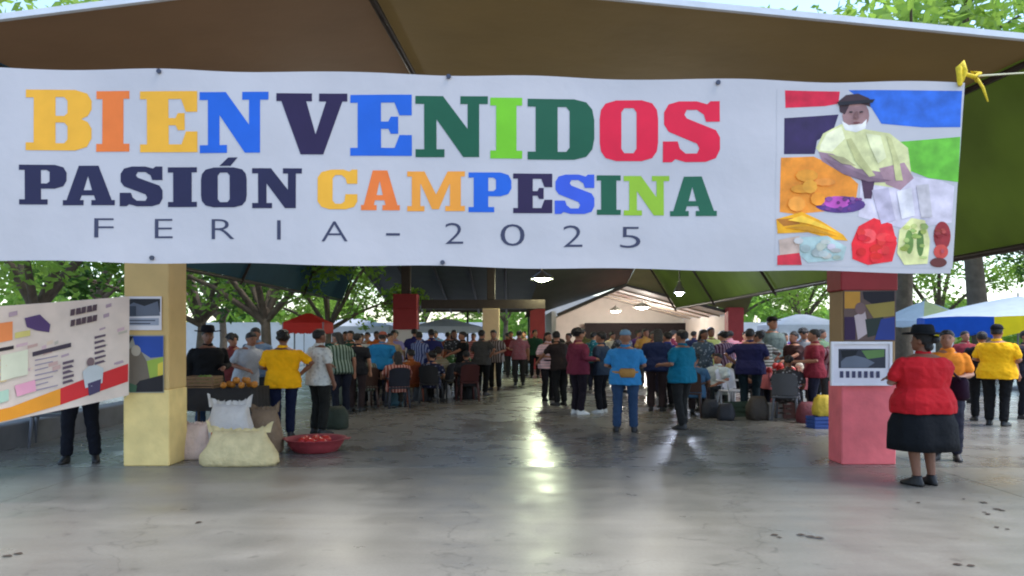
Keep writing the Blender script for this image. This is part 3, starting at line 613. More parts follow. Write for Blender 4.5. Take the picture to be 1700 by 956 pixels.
        direct('bag', MB().add([up_(p) for p in bb.v], bb.f), bm_)
    return root
SEATS = []
# the woman in front, then left to right
person('woman in red top and black skirt with dark hat standing beside the pink pillar', 1532, 7.75, 16, 1.59, 1.68, ('folded', 'folded'), (178, 26, 34), 'short', 'skirt', (16, 18, 22), (26, 22, 22), 'bun', ('brim', (22, 24, 26)), stance=.09, vox=.008, skin=1, head=18, group='people near the entrance', bag=('shoulder', (40, 20, 36)))
person('person in orange top half hidden behind the woman in red', 1572, 9.3, 150, 1.6, 1.0, ('bent', 'down'), (226, 132, 40), 'short', 'trousers', (40, 40, 52), hair='short', group='people near the entrance')
person('person in dark trousers standing behind the small leaning banner at left', 134, 9.15, 200, 1.60, 1.0, ('bent', 'bent'), (70, 60, 84), 'long', 'trousers', (18, 20, 30), hair='short', stance=.15, group='people near the entrance')
person('man in black shirt and wide black hat behind the left stall table', 345, 11.4, 212, 1.63, 1.2, ('bent', 'down'), (20, 20, 22), 'long', 'trousers', (40, 62, 88), hair='short', hat=('brim', (20, 16, 22)), group='people at the left stall', skin=1)
person('man in pale grey shirt leaning over the left stall table', 408, 12.6, 230, 1.60, 1.1, ('reach', 'bent'), (176, 178, 184), 'short', 'trousers', (52, 54, 66), lean=14, group='people at the left stall')
person('man in bright yellow shirt seen from behind at the left stall', 470, 11.3, 12, 1.60, 1.35, ('bent', 'hip'), (242, 172, 14), 'short', 'trousers', (20, 26, 52), hair='curly', group='people at the left stall', vox=.011, skin=1)
person('man in white shirt standing next to the yellow shirt', 530, 11.7, 318, 1.63, 1.15, ('bent', 'down'), (206, 206, 200), 'short', 'trousers', (32, 32, 30), pat='print', hair='short', group='people at the left stall', vox=.011, bag=None, skin=1)
person('person in dark green shirt in the shade left of the light blue shirt', 582, 17.2, 165, 1.63, 1.1, ('bent', 'down'), (26, 58, 44), 'short', 'trousers', (30, 32, 32))
person('man in light blue shirt bending towards a table in the left crowd', 632, 16.6, 348, 1.60, 1.5, ('hip', 'bent'), (28, 104, 150), 'short', 'trousers', (16, 18, 34), lean=10, hat=('cap', (150, 84, 70)))
person('person in brown orange shirt sitting right of the light blue shirt', 682, 17.4, 40, 1.62, 1.1, ('lap', 'lap'), (132, 72, 34), 'short', 'trousers', (34, 72, 92), sit=1)
person('tall person in navy shirt in front of the white wall', 716, 20, 20, 1.68, 1.15, ('bent', 'down'), (38, 40, 86), 'short', 'trousers', (36, 38, 44))
person('person in black holding something left of the slim cream pillar', 768, 19.6, 110, 1.62, 1.1, ('reach', 'bent'), (24, 24, 26), 'short', 'trousers', (28, 28, 30))
person('person in dark grey top and black trousers beside the slim cream pillar', 800, 19.2, 330, 1.66, 1.15, ('bent', 'hip'), (66, 64, 62), 'short', 'trousers', (14, 14, 16))
person('distant person in dark red shirt right of the slim cream pillar', 848, 27, 190, 1.66, 1.2, ('down', 'bent'), (96, 28, 38), 'short', 'trousers', (40, 42, 44))
person('distant person in grey green shirt behind the crowd centre', 870, 28, 150, 1.66, 1.2, ('down', 'down'), (70, 84, 74), 'short', 'trousers', (46, 44, 44))
person('woman in white and pink top with black trousers in the hall centre', 910, 17.6, 215, 1.60, 1.25, ('bent', 'bent'), (216, 176, 184), 'short', 'trousers', (26, 24, 28), hair='long', bag=('waist', (24, 20, 24)), pat='stripe')
person('person in maroon top with dark trousers and white shoes', 960, 14.6, 300, 1.66, 1.2, ('down', 'bent'), (110, 42, 62), 'long', 'trousers', (30, 24, 34), (214, 214, 214), hair='curly')
person('person in dark blue grey shirt and white shoes beside the maroon top', 998, 14.9, 60, 1.60, 1.1, ('bent', 'down'), (44, 56, 74), 'short', 'trousers', (20, 20, 26), (212, 212, 212))
person('man in sky blue shirt and jeans with tan waist bag in the hall centre', 1038, 12.0, 352, 1.60, 1.3, ('bent', 'bent'), (54, 132, 190), 'short', 'trousers', (44, 66, 96), (24, 24, 30), hair='none', hat=('cap', (120, 152, 176)), stance=.13, vox=.011, bag=('waist', (178, 132, 74)), group='people in the hall centre')
person('distant person in wine red shirt between the blue and the teal shirts', 1085, 19, 170, 1.62, 1.15, ('bent', 'down'), (96, 34, 46), 'short', 'trousers', (40, 36, 48))
person('person in royal blue shirt half hidden behind the teal shirt', 1108, 16, 30, 1.60, 1.15, ('down', 'bent'), (26, 44, 116), 'short', 'trousers', (24, 24, 30), group='people in the hall centre')
person('man in teal shirt and dark trousers facing left in the hall centre', 1132, 12.35, 40, 1.62, 1.3, ('bent', 'down'), (16, 108, 138), 'short', 'trousers', (34, 34, 34), (26, 24, 24), hair='short', stance=.08, step=.05, vox=.011, group='people in the hall centre')
person('person in pale yellow green shirt behind the right stall', 1180, 18.5, 195, 1.72, 1.3, ('bent', 'bent'), (196, 202, 120), 'short', 'trousers', (50, 30, 56), skin=1)
person('person in white shirt sitting low at the right stall', 1192, 15.4, 130, 1.56, 1.2, ('lap', 'lap'), (196, 208, 208), 'short', 'trousers', (36, 40, 42), sit=1)
person('big man in dark navy shirt standing at the right stall', 1245, 14.6, 335, 1.66, 1.45, ('hip', 'bent'), (34, 34, 70), 'short', 'trousers', (30, 44, 50))
person('tall man in grey shirt and black cap behind the navy shirt', 1282, 16.6, 200, 1.92, 1.2, ('bent', 'down'), (92, 104, 100), 'short', 'trousers', (40, 40, 44), hat=('cap', (22, 16, 14)))
person('person in dark brown shirt at the pink covered table', 1318, 15.8, 110, 1.60, 1.2, ('reach', 'bent'), (54, 34, 34), 'short', 'trousers', (36, 34, 36))
person('person in maroon shirt standing left of the pink pillar', 1352, 13.6, 70, 1.64, 1.25, ('bent', 'down'), (116, 34, 46), 'short', 'trousers', (26, 26, 42), group='people in the hall centre')
person('man in yellow shirt and black trousers at the right edge', 1655, 12.8, 310, 1.70, 1.45, ('bent', 'bent'), (240, 176, 20), 'short', 'trousers', (18, 18, 20), (16, 16, 16), hat=('cap', (24, 22, 28)), hair='short', group='people on the pavement at right', vox=.011)
person('person in black standing left of the yellow shirt at the right edge', 1630, 13.5, 340, 1.60, 1.2, ('down', 'bent'), (26, 24, 28), 'short', 'trousers', (20, 20, 22), group='people on the pavement at right')
person('person in dark clothes cut by the right edge of the picture', 1704, 13.8, 200, 1.62, 1.2, ('bent', 'down'), (40, 38, 46), 'short', 'trousers', (24, 24, 30), group='people on the pavement at right')
person('distant person in faded red shirt on the pavement behind the woman in red', 1602, 17, 180, 1.62, 1.2, ('down', 'down'), (128, 44, 52), 'short', 'trousers', (120, 112, 116), group='people on the pavement at right')
# people packed around the stalls
more = [(556, 19.5, 200, 'bottle green', (30, 70, 60), 0, 'left of the dark green shirt'), (600, 19.8, 170, 'off white', (190, 190, 184), 0, 'behind the light blue shirt'), (655, 21, 150, 'lilac', (150, 140, 190), 0, 'between the light blue and navy shirts'),
 (738, 18.2, 60, 'khaki', (120, 110, 84), 1, 'sitting low before the pale table'), (754, 21.5, 190, 'charcoal', (48, 48, 52), 0, 'just behind the person in black'), (606, 16.0, 30, 'dark olive', (50, 56, 36), 1, 'sitting low left of the light blue shirt'), (660, 15.9, 20, 'brick', (120, 50, 36), 1, 'sitting low right of the light blue shirt'),
 (1166, 17.2, 200, 'slate', (70, 82, 92), 0, 'right of the teal shirt'), (1206, 17.4, 20, 'plum', (64, 28, 58), 0, 'behind the person sitting in white'), (1222, 15.8, 250, 'black', (26, 26, 28), 1, 'sitting between the white chair and navy shirt'),
 (1264, 18.4, 170, 'mustard', (170, 130, 50), 0, 'behind the tall man with cap'), (1300, 17.6, 190, 'wine', (90, 24, 34), 0, 'behind the pink stall table'), (1334, 17.2, 160, 'grey', (120, 120, 122), 0, 'right end of the pink stall table'), (1306, 13.6, 330, 'dark grey', (52, 48, 50), 1, 'sitting with back to us before the pink table'),
 (592, 15.2, 350, 'soot black', (28, 28, 32), 0, 'standing before the brown table at left'), (566, 14.6, 30, 'forest green', (28, 52, 34), 0, 'right of the man in white'), (696, 18.6, 330, 'dark cobalt', (30, 44, 96), 0, 'right of the brown chair'), (648, 18.8, 200, 'sand', (170, 150, 116), 0, 'behind the brown table at left'), (822, 21, 160, 'dark brown', (60, 42, 34), 0, 'at the slim cream pillar'), (776, 17.6, 20, 'graphite', (40, 40, 44), 1, 'sitting left of the slim cream pillar'), (716, 17.0, 350, 'navy blue', (26, 30, 54), 1, 'sitting before the pale table at left'), (388, 13.6, 190, 'dull red', (110, 48, 46), 0, 'between the black hat and pale grey shirt'), (430, 13.8, 170, 'washed blue', (96, 116, 140), 0, 'behind the left stall near the yellow shirt'),
 (1090, 15.2, 340, 'ink blue', (24, 34, 66), 0, 'between the sky blue and teal shirts'), (930, 16.4, 40, 'black brown', (38, 30, 30), 0, 'just left of the maroon top'), (1270, 15.6, 20, 'dark olive grey', (58, 60, 52), 0, 'right of the navy shirt'),
 (1376, 14.8, 200, 'burgundy', (84, 26, 36), 0, 'half hidden by the pink pillar'), (1150, 14.4, 330, 'steel blue', (60, 92, 120), 1, 'sitting right behind the teal shirt')]
for i, (x, d, fc, cn, rgb, st_, wh) in enumerate(more):
    person('person in %s shirt %s' % (cn, wh), x, d, fc, random.uniform(1.56, 1.70), random.uniform(1.1, 1.3), ('lap', 'lap') if st_ else (random.choice(('bent', 'reach')), random.choice(('down', 'bent', 'hip'))), rgb, 'short', 'trousers', random.choice(((30, 32, 44), (44, 42, 42), (22, 22, 24), (52, 40, 40))), sit=st_, lean=random.choice((0, 4, 10, 18)) if not st_ else random.choice((0, 8, 16)), head=random.uniform(-40, 40), vox=.017, group='people packed around the stalls', pat=random.choice((None, 'print', 'stripe', 'check')), skin=i % 3, hair=random.choice(('short', 'long', 'curly')))
    SEATS.append((x, d, fc, cn)) if st_ else None
# the crowd far back in front of the stage
far = [(842, 31, 'brown', (96, 66, 50)), (925, 29, 'black', (28, 26, 28)), (968, 24, 'olive', (88, 86, 48)), (1014, 25, 'cream', (190, 176, 150)), (1060, 27, 'purple', (74, 44, 92)), (1096, 25, 'scarlet', (160, 40, 40)), (1152, 24, 'navy', (34, 40, 72)), (1212, 22, 'pink', (196, 120, 130)), (1262, 23, 'green', (60, 92, 60)), (1300, 22, 'white', (204, 204, 204)), (742, 24, 'rust', (140, 76, 48)), (610, 23, 'beige', (178, 160, 128)),
 (572, 22, 'dark teal', (24, 64, 70)), (626, 21.5, 'orange', (190, 96, 40)), (688, 22.5, 'indigo', (44, 44, 100)), (728, 26, 'sky blue', (110, 160, 200)), (786, 25, 'brick red', (140, 50, 40)), (862, 23, 'dusky pink', (150, 90, 96)), (888, 27, 'dark green', (30, 60, 44)), (944, 22, 'coffee', (70, 50, 40)), (986, 21, 'teal', (30, 96, 104)), (1030, 20, 'dark grey', (60, 60, 64)), (1072, 22.5, 'ochre', (160, 116, 50)), (1118, 21, 'maroon', (88, 28, 44)), (1140, 27, 'pale blue', (150, 176, 200)), (1196, 25, 'lemon', (206, 196, 90)), (1238, 20, 'crimson', (150, 24, 44)), (1280, 20.5, 'turquoise', (40, 130, 140)), (1318, 20, 'violet', (90, 60, 120)), (1344, 21, 'brownish', (84, 62, 50)), (1364, 18.6, 'faded green', (96, 120, 90))]
for i, (x, d, cn, rgb) in enumerate(far):
    person('far off person in %s shirt in the rear crowd' % cn, x, d, random.choice((0, 30, 150, 180, 210, 330)), random.uniform(1.58, 1.72), random.uniform(1.05, 1.3), (random.choice(('down', 'bent')), random.choice(('down', 'bent', 'hip'))), rgb, 'short', 'trousers', random.choice(((30, 32, 44), (50, 48, 46), (22, 22, 24))), lean=random.choice((0, 0, 6, 14)), head=random.uniform(-40, 40), vox=.022, group='far crowd before the stage', pat=random.choice((None, 'stripe', 'print')), skin=i % 3)
def hash_(l): return (l.x * 13.7 + l.y * 7.3) % 50
def run_jobs():
    tmp = []
    for obj, mb, vx, sm in JOBS:
        me_ = mb.mesh('tmp'); o_ = bpy.data.objects.new('tmp', me_); C.objects.link(o_)
        m1 = o_.modifiers.new('r', 'REMESH'); m1.mode = 'VOXEL'; m1.voxel_size = vx; m1.use_smooth_shade = True
        if sm: m2 = o_.modifiers.new('s', 'SMOOTH'); m2.factor = .5; m2.iterations = sm
        tmp.append((obj, o_, me_))
    dg = bpy.context.evaluated_depsgraph_get(); dg.update()
    for obj, o_, me_ in tmp:
        new = bpy.data.meshes.new_from_object(o_.evaluated_get(dg)); old = obj.data
        new.materials.clear()
        for m_ in old.materials: new.materials.append(m_)
        nm = obj.name.split('.')[0]
        if nm in ('shirt', 'trousers'):       # soft folds of worn cloth
            sd_ = hash_(obj.parent.location); am = .011 if nm == 'shirt' else .009
            co = [(v_.co.copy(), v_.normal.copy()) for v_ in new.vertices]
            for v_, (c_, n_) in zip(new.vertices, co):
                q_ = Vector((c_.x * 7 + sd_, c_.y * 7, c_.z * 11 + c_.x * 5))
                v_.co = c_ + n_ * (am * (noise.noise(q_) + .6 * noise.noise(q_ * 2.1)) + .002)
        new.name = obj.name.split('.')[0]; obj.data = new
        bpy.data.meshes.remove(old)
    for obj, o_, me_ in tmp: bpy.data.objects.remove(o_); bpy.data.meshes.remove(me_)
run_jobs()
# ------------------------------------------------------------------ stall tables, sacks, goods
def table(x0, x1, y0, y1, top, m, label, skirt=.0, legs=True):
    cx, cy = (x0 + x1) / 2, (y0 + y1) / 2; o = empty('market_table', (cx, cy, 0)); tag(o, label, 'table', 'stall tables'); wx, wy = x1 - x0, y1 - y0
    MB().box((0, 0, top - .02), (wx, wy, .04), bev=.008).build('tabletop', m, o)
    for sx in (-1, 1):
        for sy in (-1, 1): MB().tube([(sx * (wx / 2 - .06), sy * (wy / 2 - .06), 0), (sx * (wx / 2 - .06), sy * (wy / 2 - .06), top - .045)], [.022, .022], 6).build('leg', steel_dark, o)
    if skirt:
        n = 60; V = []; F = []
        per = [(-wx / 2, -wy / 2), (wx / 2, -wy / 2), (wx / 2, wy / 2), (-wx / 2, wy / 2)]
        for i in range(n):
            t = i / n * 4; k = int(t) % 4; f = t - int(t); a_, b_ = Vector(per[k]), Vector(per[(k + 1) % 4]); p = a_.lerp(b_, f)
            nn = Vector(((b_ - a_).y, -(b_ - a_).x)).normalized()
            for z, g in ((top + .004, .006), (top - skirt * .5, .012 + .012 * math.sin(i * 1.9)), (top - skirt, .02 + .03 * math.sin(i * 1.9) + .01 * math.sin(i * .7))):
                q = p + nn * g; V.append((q.x, q.y, z))
        for i in range(n):
            j = (i + 1) % n
            for r in (0, 1): F.append((i * 3 + r, i * 3 + r + 1, j * 3 + r + 1, j * 3 + r))
        F.append(tuple(i * 3 for i in range(n)))
        MB().add(V, F).build('tablecloth', m, o, smooth=True)
    return o
def heap_item(name, x, d, z, rx, ry, h, m, label, cat, group=None, seed=0, wob=.05, p=2.6, tilt=0):
    """a soft lumpy sack or bag standing at z"""
    rn = random.Random(seed); t = MB().loft([(0, 0, 0, rx * .86, ry * .86), (0, 0, h * .06, rx * .97, ry * .97), (0, 0, h * .3, rx * 1.02, ry * 1.02), (0, 0, h * .6, rx * .95, ry * .95), (rx * tilt, 0, h * .85, rx * .78, ry * .72), (rx * tilt * 1.5, 0, h, rx * .6, ry * .4)], 22, p, wob, seed)
    t.v = [(v[0] + rn.uniform(-.012, .012), v[1] + rn.uniform(-.012, .012), v[2] + (rn.uniform(-.01, .01) if v[2] > .02 else 0)) for v in t.v]
    g = G(x, d); o = t.build(name, m, loc=(g[0], g[1], z), smooth=True); return tag(o, label, cat, group)
burlap = mat('burlap_sack', (206, 186, 138), .9, .16, 7, .5, 22)
white_sack = mat('woven_white_sack', (196, 190, 184), .8, .1, 6, .4, 18)
def sack(x, d, z, wd, dp, ht, m, label, seed, neck=True, print_rgb=None):
    g = G(x, d); o = empty('sack', (g[0], g[1], z)); tag(o, label, 'sack', 'sacks by the yellow pillar')
    rn = random.Random(seed)
    rings = [(0, 0, 0, wd * .47, dp * .46), (0, 0, ht * .08, wd * .5, dp * .5), (0, 0, ht * .3, wd * .49, dp * .5), (.01, 0, ht * .55, wd * .42, dp * .44), (.0, 0, ht * .8, wd * .36, dp * .34), (0, 0, ht * .96, wd * .34, dp * .2), (0, 0, ht, wd * .33, dp * .10)]
    b = MB().loft(rings, 30, 3, .018, seed)
    b.v = [(v[0] + rn.uniform(-.008, .008), v[1] + rn.uniform(-.008, .008), v[2] + (rn.uniform(-.01, .012) if .02 < v[2] else 0)) for v in b.v]
    b.build('sack_body', m, o, smooth=True)
    # gathered, folded mouth with ears at both ends
    V = []; F = []
    for i in range(25):
        u = i / 24 - .5; x_ = u * wd * .8
        for j, (zz, yy) in enumerate(((ht * .95, 0), (ht * 1.02, .015 * math.sin(i * 1.7)), (ht * 1.07 + .014 * math.sin(i * 2.3), .03 * math.sin(i * 1.7)))): V.append((x_ * (1 + .05 * j), yy, zz + .05 * (2 * abs(u)) ** 4 * j))
    for i in range(24):
        for j in (0, 1): F.append((i * 3 + j, i * 3 + j + 1, i * 3 + j + 4, i * 3 + j + 3))
    MB().add(V, F).build('sack_mouth', m, o, smooth=True)
    if print_rgb:
        V = []; F = []
        for i in range(9):
            for j in range(4): V.append(((i / 8 - .5) * wd * .5, -dp * (.505 - .05 * (j / 3) ** 2) - .006, ht * (.25 + .3 * j / 3)))
        for i in range(8):
            for j in range(3): F.append((i * 4 + j, (i + 1) * 4 + j, (i + 1) * 4 + j + 1, i * 4 + j + 1))
        MB().add(V, F).build('printed_band', ink(print_rgb), o, smooth=True)
    return o
sack(398, 8.98, 0, .92, .42, .40, burlap, 'large beige burlap sack lying in front of the others by the yellow pillar', 3)
sack(382, 9.55, 0, .66, .40, .66, white_sack, 'white woven sack with orange print standing behind the beige sack', 5, print_rgb=(196, 112, 66))
sack(440, 9.9, 0, .46, .40, .56, mat('brown_sack', (128, 106, 84), .9, .15, 7, .5, 22), 'brown sack standing right of the white sack with orange print', 8)
sack(326, 9.45, 0, .44, .36, .42, mat('pinkish_sack', (206, 180, 164), .85, .12, 7, .4, 22), 'small pale pink sack squeezed against the yellow pillar', 11)
# red basin
g = G(524, 10.0); o = empty('plastic_basin', (g[0], g[1], 0)); o.scale = (1, 1, .8); tag(o, 'wide red plastic basin on the floor right of the sacks', 'basin')
redp = mat('red_plastic', (146, 54, 60), .6, .15, 6)
MB().loft([(0, 0, .003, .27, .27), (0, 0, .015, .29, .29), (0, 0, .12, .35, .35), (0, 0, .2, .385, .385), (0, 0, .215, .41, .41), (0, 0, .225, .41, .41), (0, 0, .218, .375, .375), (0, 0, .1, .335, .335), (0, 0, .05, .28, .28)], 40).build('basin_bowl', redp, o, smooth=True)
for sd in (-1, 1): MB().box((sd * .425, 0, .216), (.07, .16, .016), bev=.005).build('handle', redp, o)
for i in range(7):
    t = i * .9; p = (g[0] + .16 * math.cos(t) * (i > 0), g[1] + .16 * math.sin(t) * (i > 0), .11)
    q = MB().loft([(0, 0, -.06, .03, .03), (0, 0, -.03, .075, .07), (0, 0, .03, .085, .08), (0, 0, .07, .055, .05), (0, 0, .085, .02, .02)], 12).build('tomato', mat('tomato_red', (188, 48, 40), .35, .15, 9), loc=p, rz=t, smooth=True)
    tag(q, 'red tomato heaped in the red basin', 'tomato', 'tomatoes in the red basin')
dark_cloth = mat('dark_tablecloth', (44, 40, 38), .85, .15, 6, .3, 12)
tl = table(PX(306, 0, 10.6).x, PX(432, 0, 10.6).x, 10.3, 11.0, .80, dark_cloth, 'dark covered stall table behind the sacks and the yellow pillar', .3)
def crate(x, d, z, wd, dp, ht, rgb, label, rz=0, group='crates at the stalls'):
    g = G(x, d); o = empty('crate', (g[0], g[1], z), rz); tag(o, label, 'crate', group); m = mat('crate_%d_%d_%d' % rgb, rgb, .6, .15, 8)
    MB().box((0, 0, .01), (wd, dp, .018)).build('bottom', m, o)
    n = 3
    for i in range(n):
        zz = .05 + i * (ht - .06) / (n - 1) * .9
        for sd in (-1, 1):
            MB().box((0, sd * (dp / 2 - .008), zz), (wd, .014, ht / n * .7)).build('slat', m, o)
            MB().box((sd * (wd / 2 - .008), 0, zz), (.014, dp - .034, ht / n * .7)).build('slat', m, o)
    for sx in (-1, 1):
        for sy in (-1, 1): MB().box((sx * (wd / 2 - .03), sy * (dp / 2 - .03), ht / 2 + .01), (.025, .025, ht - .02)).build('corner_post', m, o)
    return o
def veg(x, d, z, rgb, n, r, label, cat, spread, elong=1.0, seed=1):
    rn = random.Random(seed); g = G(x, d); me_ = MB().loft([(0, 0, -r * elong, r * .3, r * .3), (0, 0, -r * elong * .6, r * .85, r * .85), (0, 0, 0, r, r * .96), (0, 0, r * elong * .65, r * .8, r * .8), (0, 0, r * elong, r * .2, r * .2)], 10).mesh(cat, True)
    for i in range(n):
        lay = 0 if i < n * .65 else 1
        o_ = link(cat, me_, mat('veg_%d_%d_%d' % rgb, rgb, .45, .2, 9))
        o_.location = (g[0] + rn.uniform(-1, 1) * spread[0] * (1 - .4 * lay), g[1] + rn.uniform(-1, 1) * spread[1] * (1 - .4 * lay), z + r * (1 + lay * 1.3)); o_.rotation_euler = (rn.uniform(-.5, .5) + (1.4 if elong > 1.4 else 0), rn.uniform(-.5, .5), rn.uniform(0, 6))
        tag(o_, label, cat, label)
crate(338, 10.55, .806, .42, .34, .16, (126, 96, 66), 'wooden crate of green fruit on the left stall table')
veg(338, 10.55, .83, (104, 128, 44), 14, .045, 'green fruit in the wooden crate on the left stall table', 'fruit', (.14, .1), seed=2)
veg(398, 10.5, .806, (190, 120, 40), 12, .045, 'orange fruit heaped at the right of the left stall table', 'fruit', (.2, .14), seed=3)
# right stalls
pinkc = mat('pink_tablecloth', (196, 108, 110), .85, .12, 6, .3, 12)
table(PX(1268, 0, 15.2).x, PX(1340, 0, 15.2).x, 14.9, 15.7, .78, pinkc, 'pink covered stall table in front of the right crowd', .32)
table(PX(1196, 0, 16.6).x, PX(1262, 0, 16.6).x, 16.3, 17.1, .78, dark_cloth, 'dark covered stall table behind the navy shirt at right', .3)
table(PX(590, 0, 18.4).x, PX(680, 0, 18.4).x, 18.2, 18.9, .76, mat('brown_tablecloth', (110, 74, 54), .85, .12, 6), 'brown covered stall table behind the light blue shirt', .3)
table(PX(730, 0, 20.6).x, PX(790, 0, 20.6).x, 20.4, 21.1, .76, mat('pale_tablecloth', (186, 184, 178), .85, .1, 6), 'pale covered stall table in front of the white wall', .4)
veg(1290, 15.1, .785, (176, 52, 50), 14, .06, 'red fruit heaped on the pink stall table', 'fruit', (.3, .2), seed=5)
veg(1325, 15.1, .785, (206, 196, 180), 9, .06, 'pale bundle on the right of the pink stall table', 'bundle', (.16, .2), seed=6)
veg(1228, 16.5, .785, (190, 166, 96), 14, .07, 'yellow fruit on the dark table behind the navy shirt', 'fruit', (.34, .2), seed=7)
veg(636, 18.4, .765, (150, 96, 44), 14, .06, 'brown root on the brown stall table', 'root', (.5, .2), 1.8, seed=8)
veg(760, 20.6, .765, (70, 110, 56), 12, .08, 'green vegetable on the pale stall table', 'vegetable', (.36, .2), seed=9)
crate(1285, 14.1, 0, .5, .36, .26, (150, 146, 140), 'pale crate on the floor in front of the pink stall table', .1)
crate(1320, 14.0, 0, .5, .36, .26, (96, 60, 52), 'brown crate on the floor right of the pale crate', -.1)
crate(1228, 14.3, 0, .46, .36, .26, (56, 74, 58), 'dark green crate on the floor under the dark table', .2)
crate(1306, 14.45, 0, .5, .36, .30, (170, 84, 84), 'red crate standing behind the pale and brown crates', .05)
heap_item('tote_bag', 1367, 12.5, .20, .17, .12, .34, mat('yellow_bag', (198, 168, 54), .7, .15, 8, .3, 20), 'yellow tote bag beside the foot of the pink pillar', 'bag', seed=4)
crate(1366, 12.5, 0, .44, .32, .19, (36, 66, 130), 'blue crate carrying the yellow bag left of the pink pillar', .1)
heap_item('bag', 1205, 13.6, 0, .16, .13, .3, mat('dark_bag', (34, 34, 40), .6), 'dark bag on the floor right of the teal shirt', 'bag', seed=14)
heap_item('bag', 655, 16.4, 0, .18, .14, .36, mat('teal_bag', (50, 84, 98), .6), 'grey teal bag on the floor beside the light blue shirt', 'bag', seed=15)
heap_item('bag', 735, 18.4, 0, .2, .15, .34, mat('pale_bag', (186, 184, 182), .7), 'pale bag on the floor in front of the pale table', 'bag', seed=16)
# plastic chairs
def chair(x, d, rz, rgb, label, z=0):
    g = G(x, d); o = empty('plastic_chair', (g[0], g[1], z), rz); tag(o, label, 'chair', 'plastic chairs'); m = mat('plastic_%d_%d_%d' % rgb, rgb, .4, .05, 6)
    MB().box((0, 0, .43), (.44, .44, .035), bev=.012).build('seat', m, o)
    for sx in (-1, 1):
        for sy in (-1, 1): MB().tube([(sx * .22, sy * .22, 0), (sx * .19, sy * .18, .415)], [.022, .028], 7).build('leg', m, o, smooth=True)
    V = []; F = []
    for t in (-.018, 0.0):
        for i in range(9):
            u = i / 8 - .5
            for j in range(5): V.append((u * .44, -.2 - .10 * j / 4 + .05 * (2 * u) ** 2 + t, .46 + .40 * j / 4 - .06 * (2 * u) ** 4 * (j == 4)))
    for i in range(8):
        for j in range(4):
            k = i * 5 + j; F.append((k, k + 5, k + 6, k + 1)); F.append((45 + k, 45 + k + 1, 45 + k + 6, 45 + k + 5))
    MB().add(V, F).build('backrest', m, o, smooth=True)
    for sx in (-1, 1): MB().tube([(sx * .225, -.22, .62), (sx * .24, 0, .63), (sx * .23, .18, .62), (sx * .21, .19, .44)], [.018] * 4, 6).build('armrest', m, o, smooth=True)
chair(84, 10.6, .4, (96, 98, 104), 'grey plastic chair behind the small leaning banner at left')
chair(682, 17.4, R(40), (120, 60, 40), 'brown plastic chair under the person in brown orange', -.0)
chair(1192, 15.4, R(130), (200, 200, 204), 'white plastic chair under the person in white')
SC = [((40, 40, 43), 'charcoal'), ((70, 48, 40), 'dark brown'), ((38, 40, 52), 'blackish blue'), ((36, 52, 40), 'dark green'), ((84, 84, 88), 'mid grey'), ((72, 34, 34), 'dark red')]
for i, (x, d, fc, cn) in enumerate(SEATS): chair(x, d, R(fc), SC[i % 6][0], SC[i % 6][1] + ' plastic chair under the person sitting in a %s shirt' % cn)
for i, (x, d, r, h, rgb, cn, wh) in enumerate(((1180, 14.0, .17, .34, (40, 40, 44), 'black', 'left of the dark green crate'), (1258, 13.7, .2, .42, (60, 52, 44), 'dark brown', 'in front of the navy shirt'), (1340, 13.2, .18, .36, (96, 40, 48), 'dark red', 'near the maroon shirt'), (575, 16.6, .2, .4, (70, 74, 60), 'grey green', 'below the dark green shirt'), (700, 17.6, .2, .4, (60, 60, 66), 'dark grey', 'right of the brown chair'), (780, 18.0, .18, .34, (30, 30, 34), 'small black', 'beside the slim cream pillar'), (560, 12.4, .18, .36, (48, 56, 44), 'olive', 'right of the man in white'))):
    heap_item('bag', x, d, 0, r, r * .75, h, mat('bag_%d' % i, rgb, .7, .15, 8, .3, 20), cn + ' bag on the floor ' + wh, 'bag', seed=30 + i)
chair(1215, 15.0, R(200), (206, 206, 210), 'white empty plastic chair at the right stall')
# ------------------------------------------------------------------ small printed banner at left
A0, A1 = Vector((-6.3, 6.55, 0)), Vector((PX(214, 0, 8.7).x, 8.7, 0))
ZB0, ZT0, ZB1, ZT1 = .42, 1.70, .85, 1.99
def sp(x, y, lift=0):
    """x, y: photo-like layout units 0..214 and 0..1 (top..bottom)"""
    t = (x - HORX) / FOC; u = (t * A0.y - A0.x) / ((A1.x - A0.x) - t * (A1.y - A0.y)); p = A0.lerp(A1, u); zt, zb = ZT0 + (ZT1 - ZT0) * u, ZB0 + (ZB1 - ZB0) * u
    p.z = zt + (zb - zt) * y - .02 * math.sin(math.pi * u); nrm = Vector((A1.y - A0.y, -(A1.x - A0.x), 0)).normalized()
    return p + nrm * (lift + .015 * math.sin(u * 14 + y * 2))
sb = empty('small_banner', (A0 + A1) / 2); tag(sb, 'small pinkish printed banner with orange and red bottom stripe tied to the yellow pillar', 'banner')
V = []; F = []
for i in range(61):
    for j in range(13): V.append(sp(-352 + 566 * (i / 60), j / 12))
for i in range(60):
    for j in range(12): k = i * 13 + j; F.append((k, k + 1, k + 14, k + 13))
P_(MB().add(V, F).build('banner_sheet', mat('pinkish_vinyl', (216, 196, 180), .5, .12, 3), sb, smooth=True), sb)
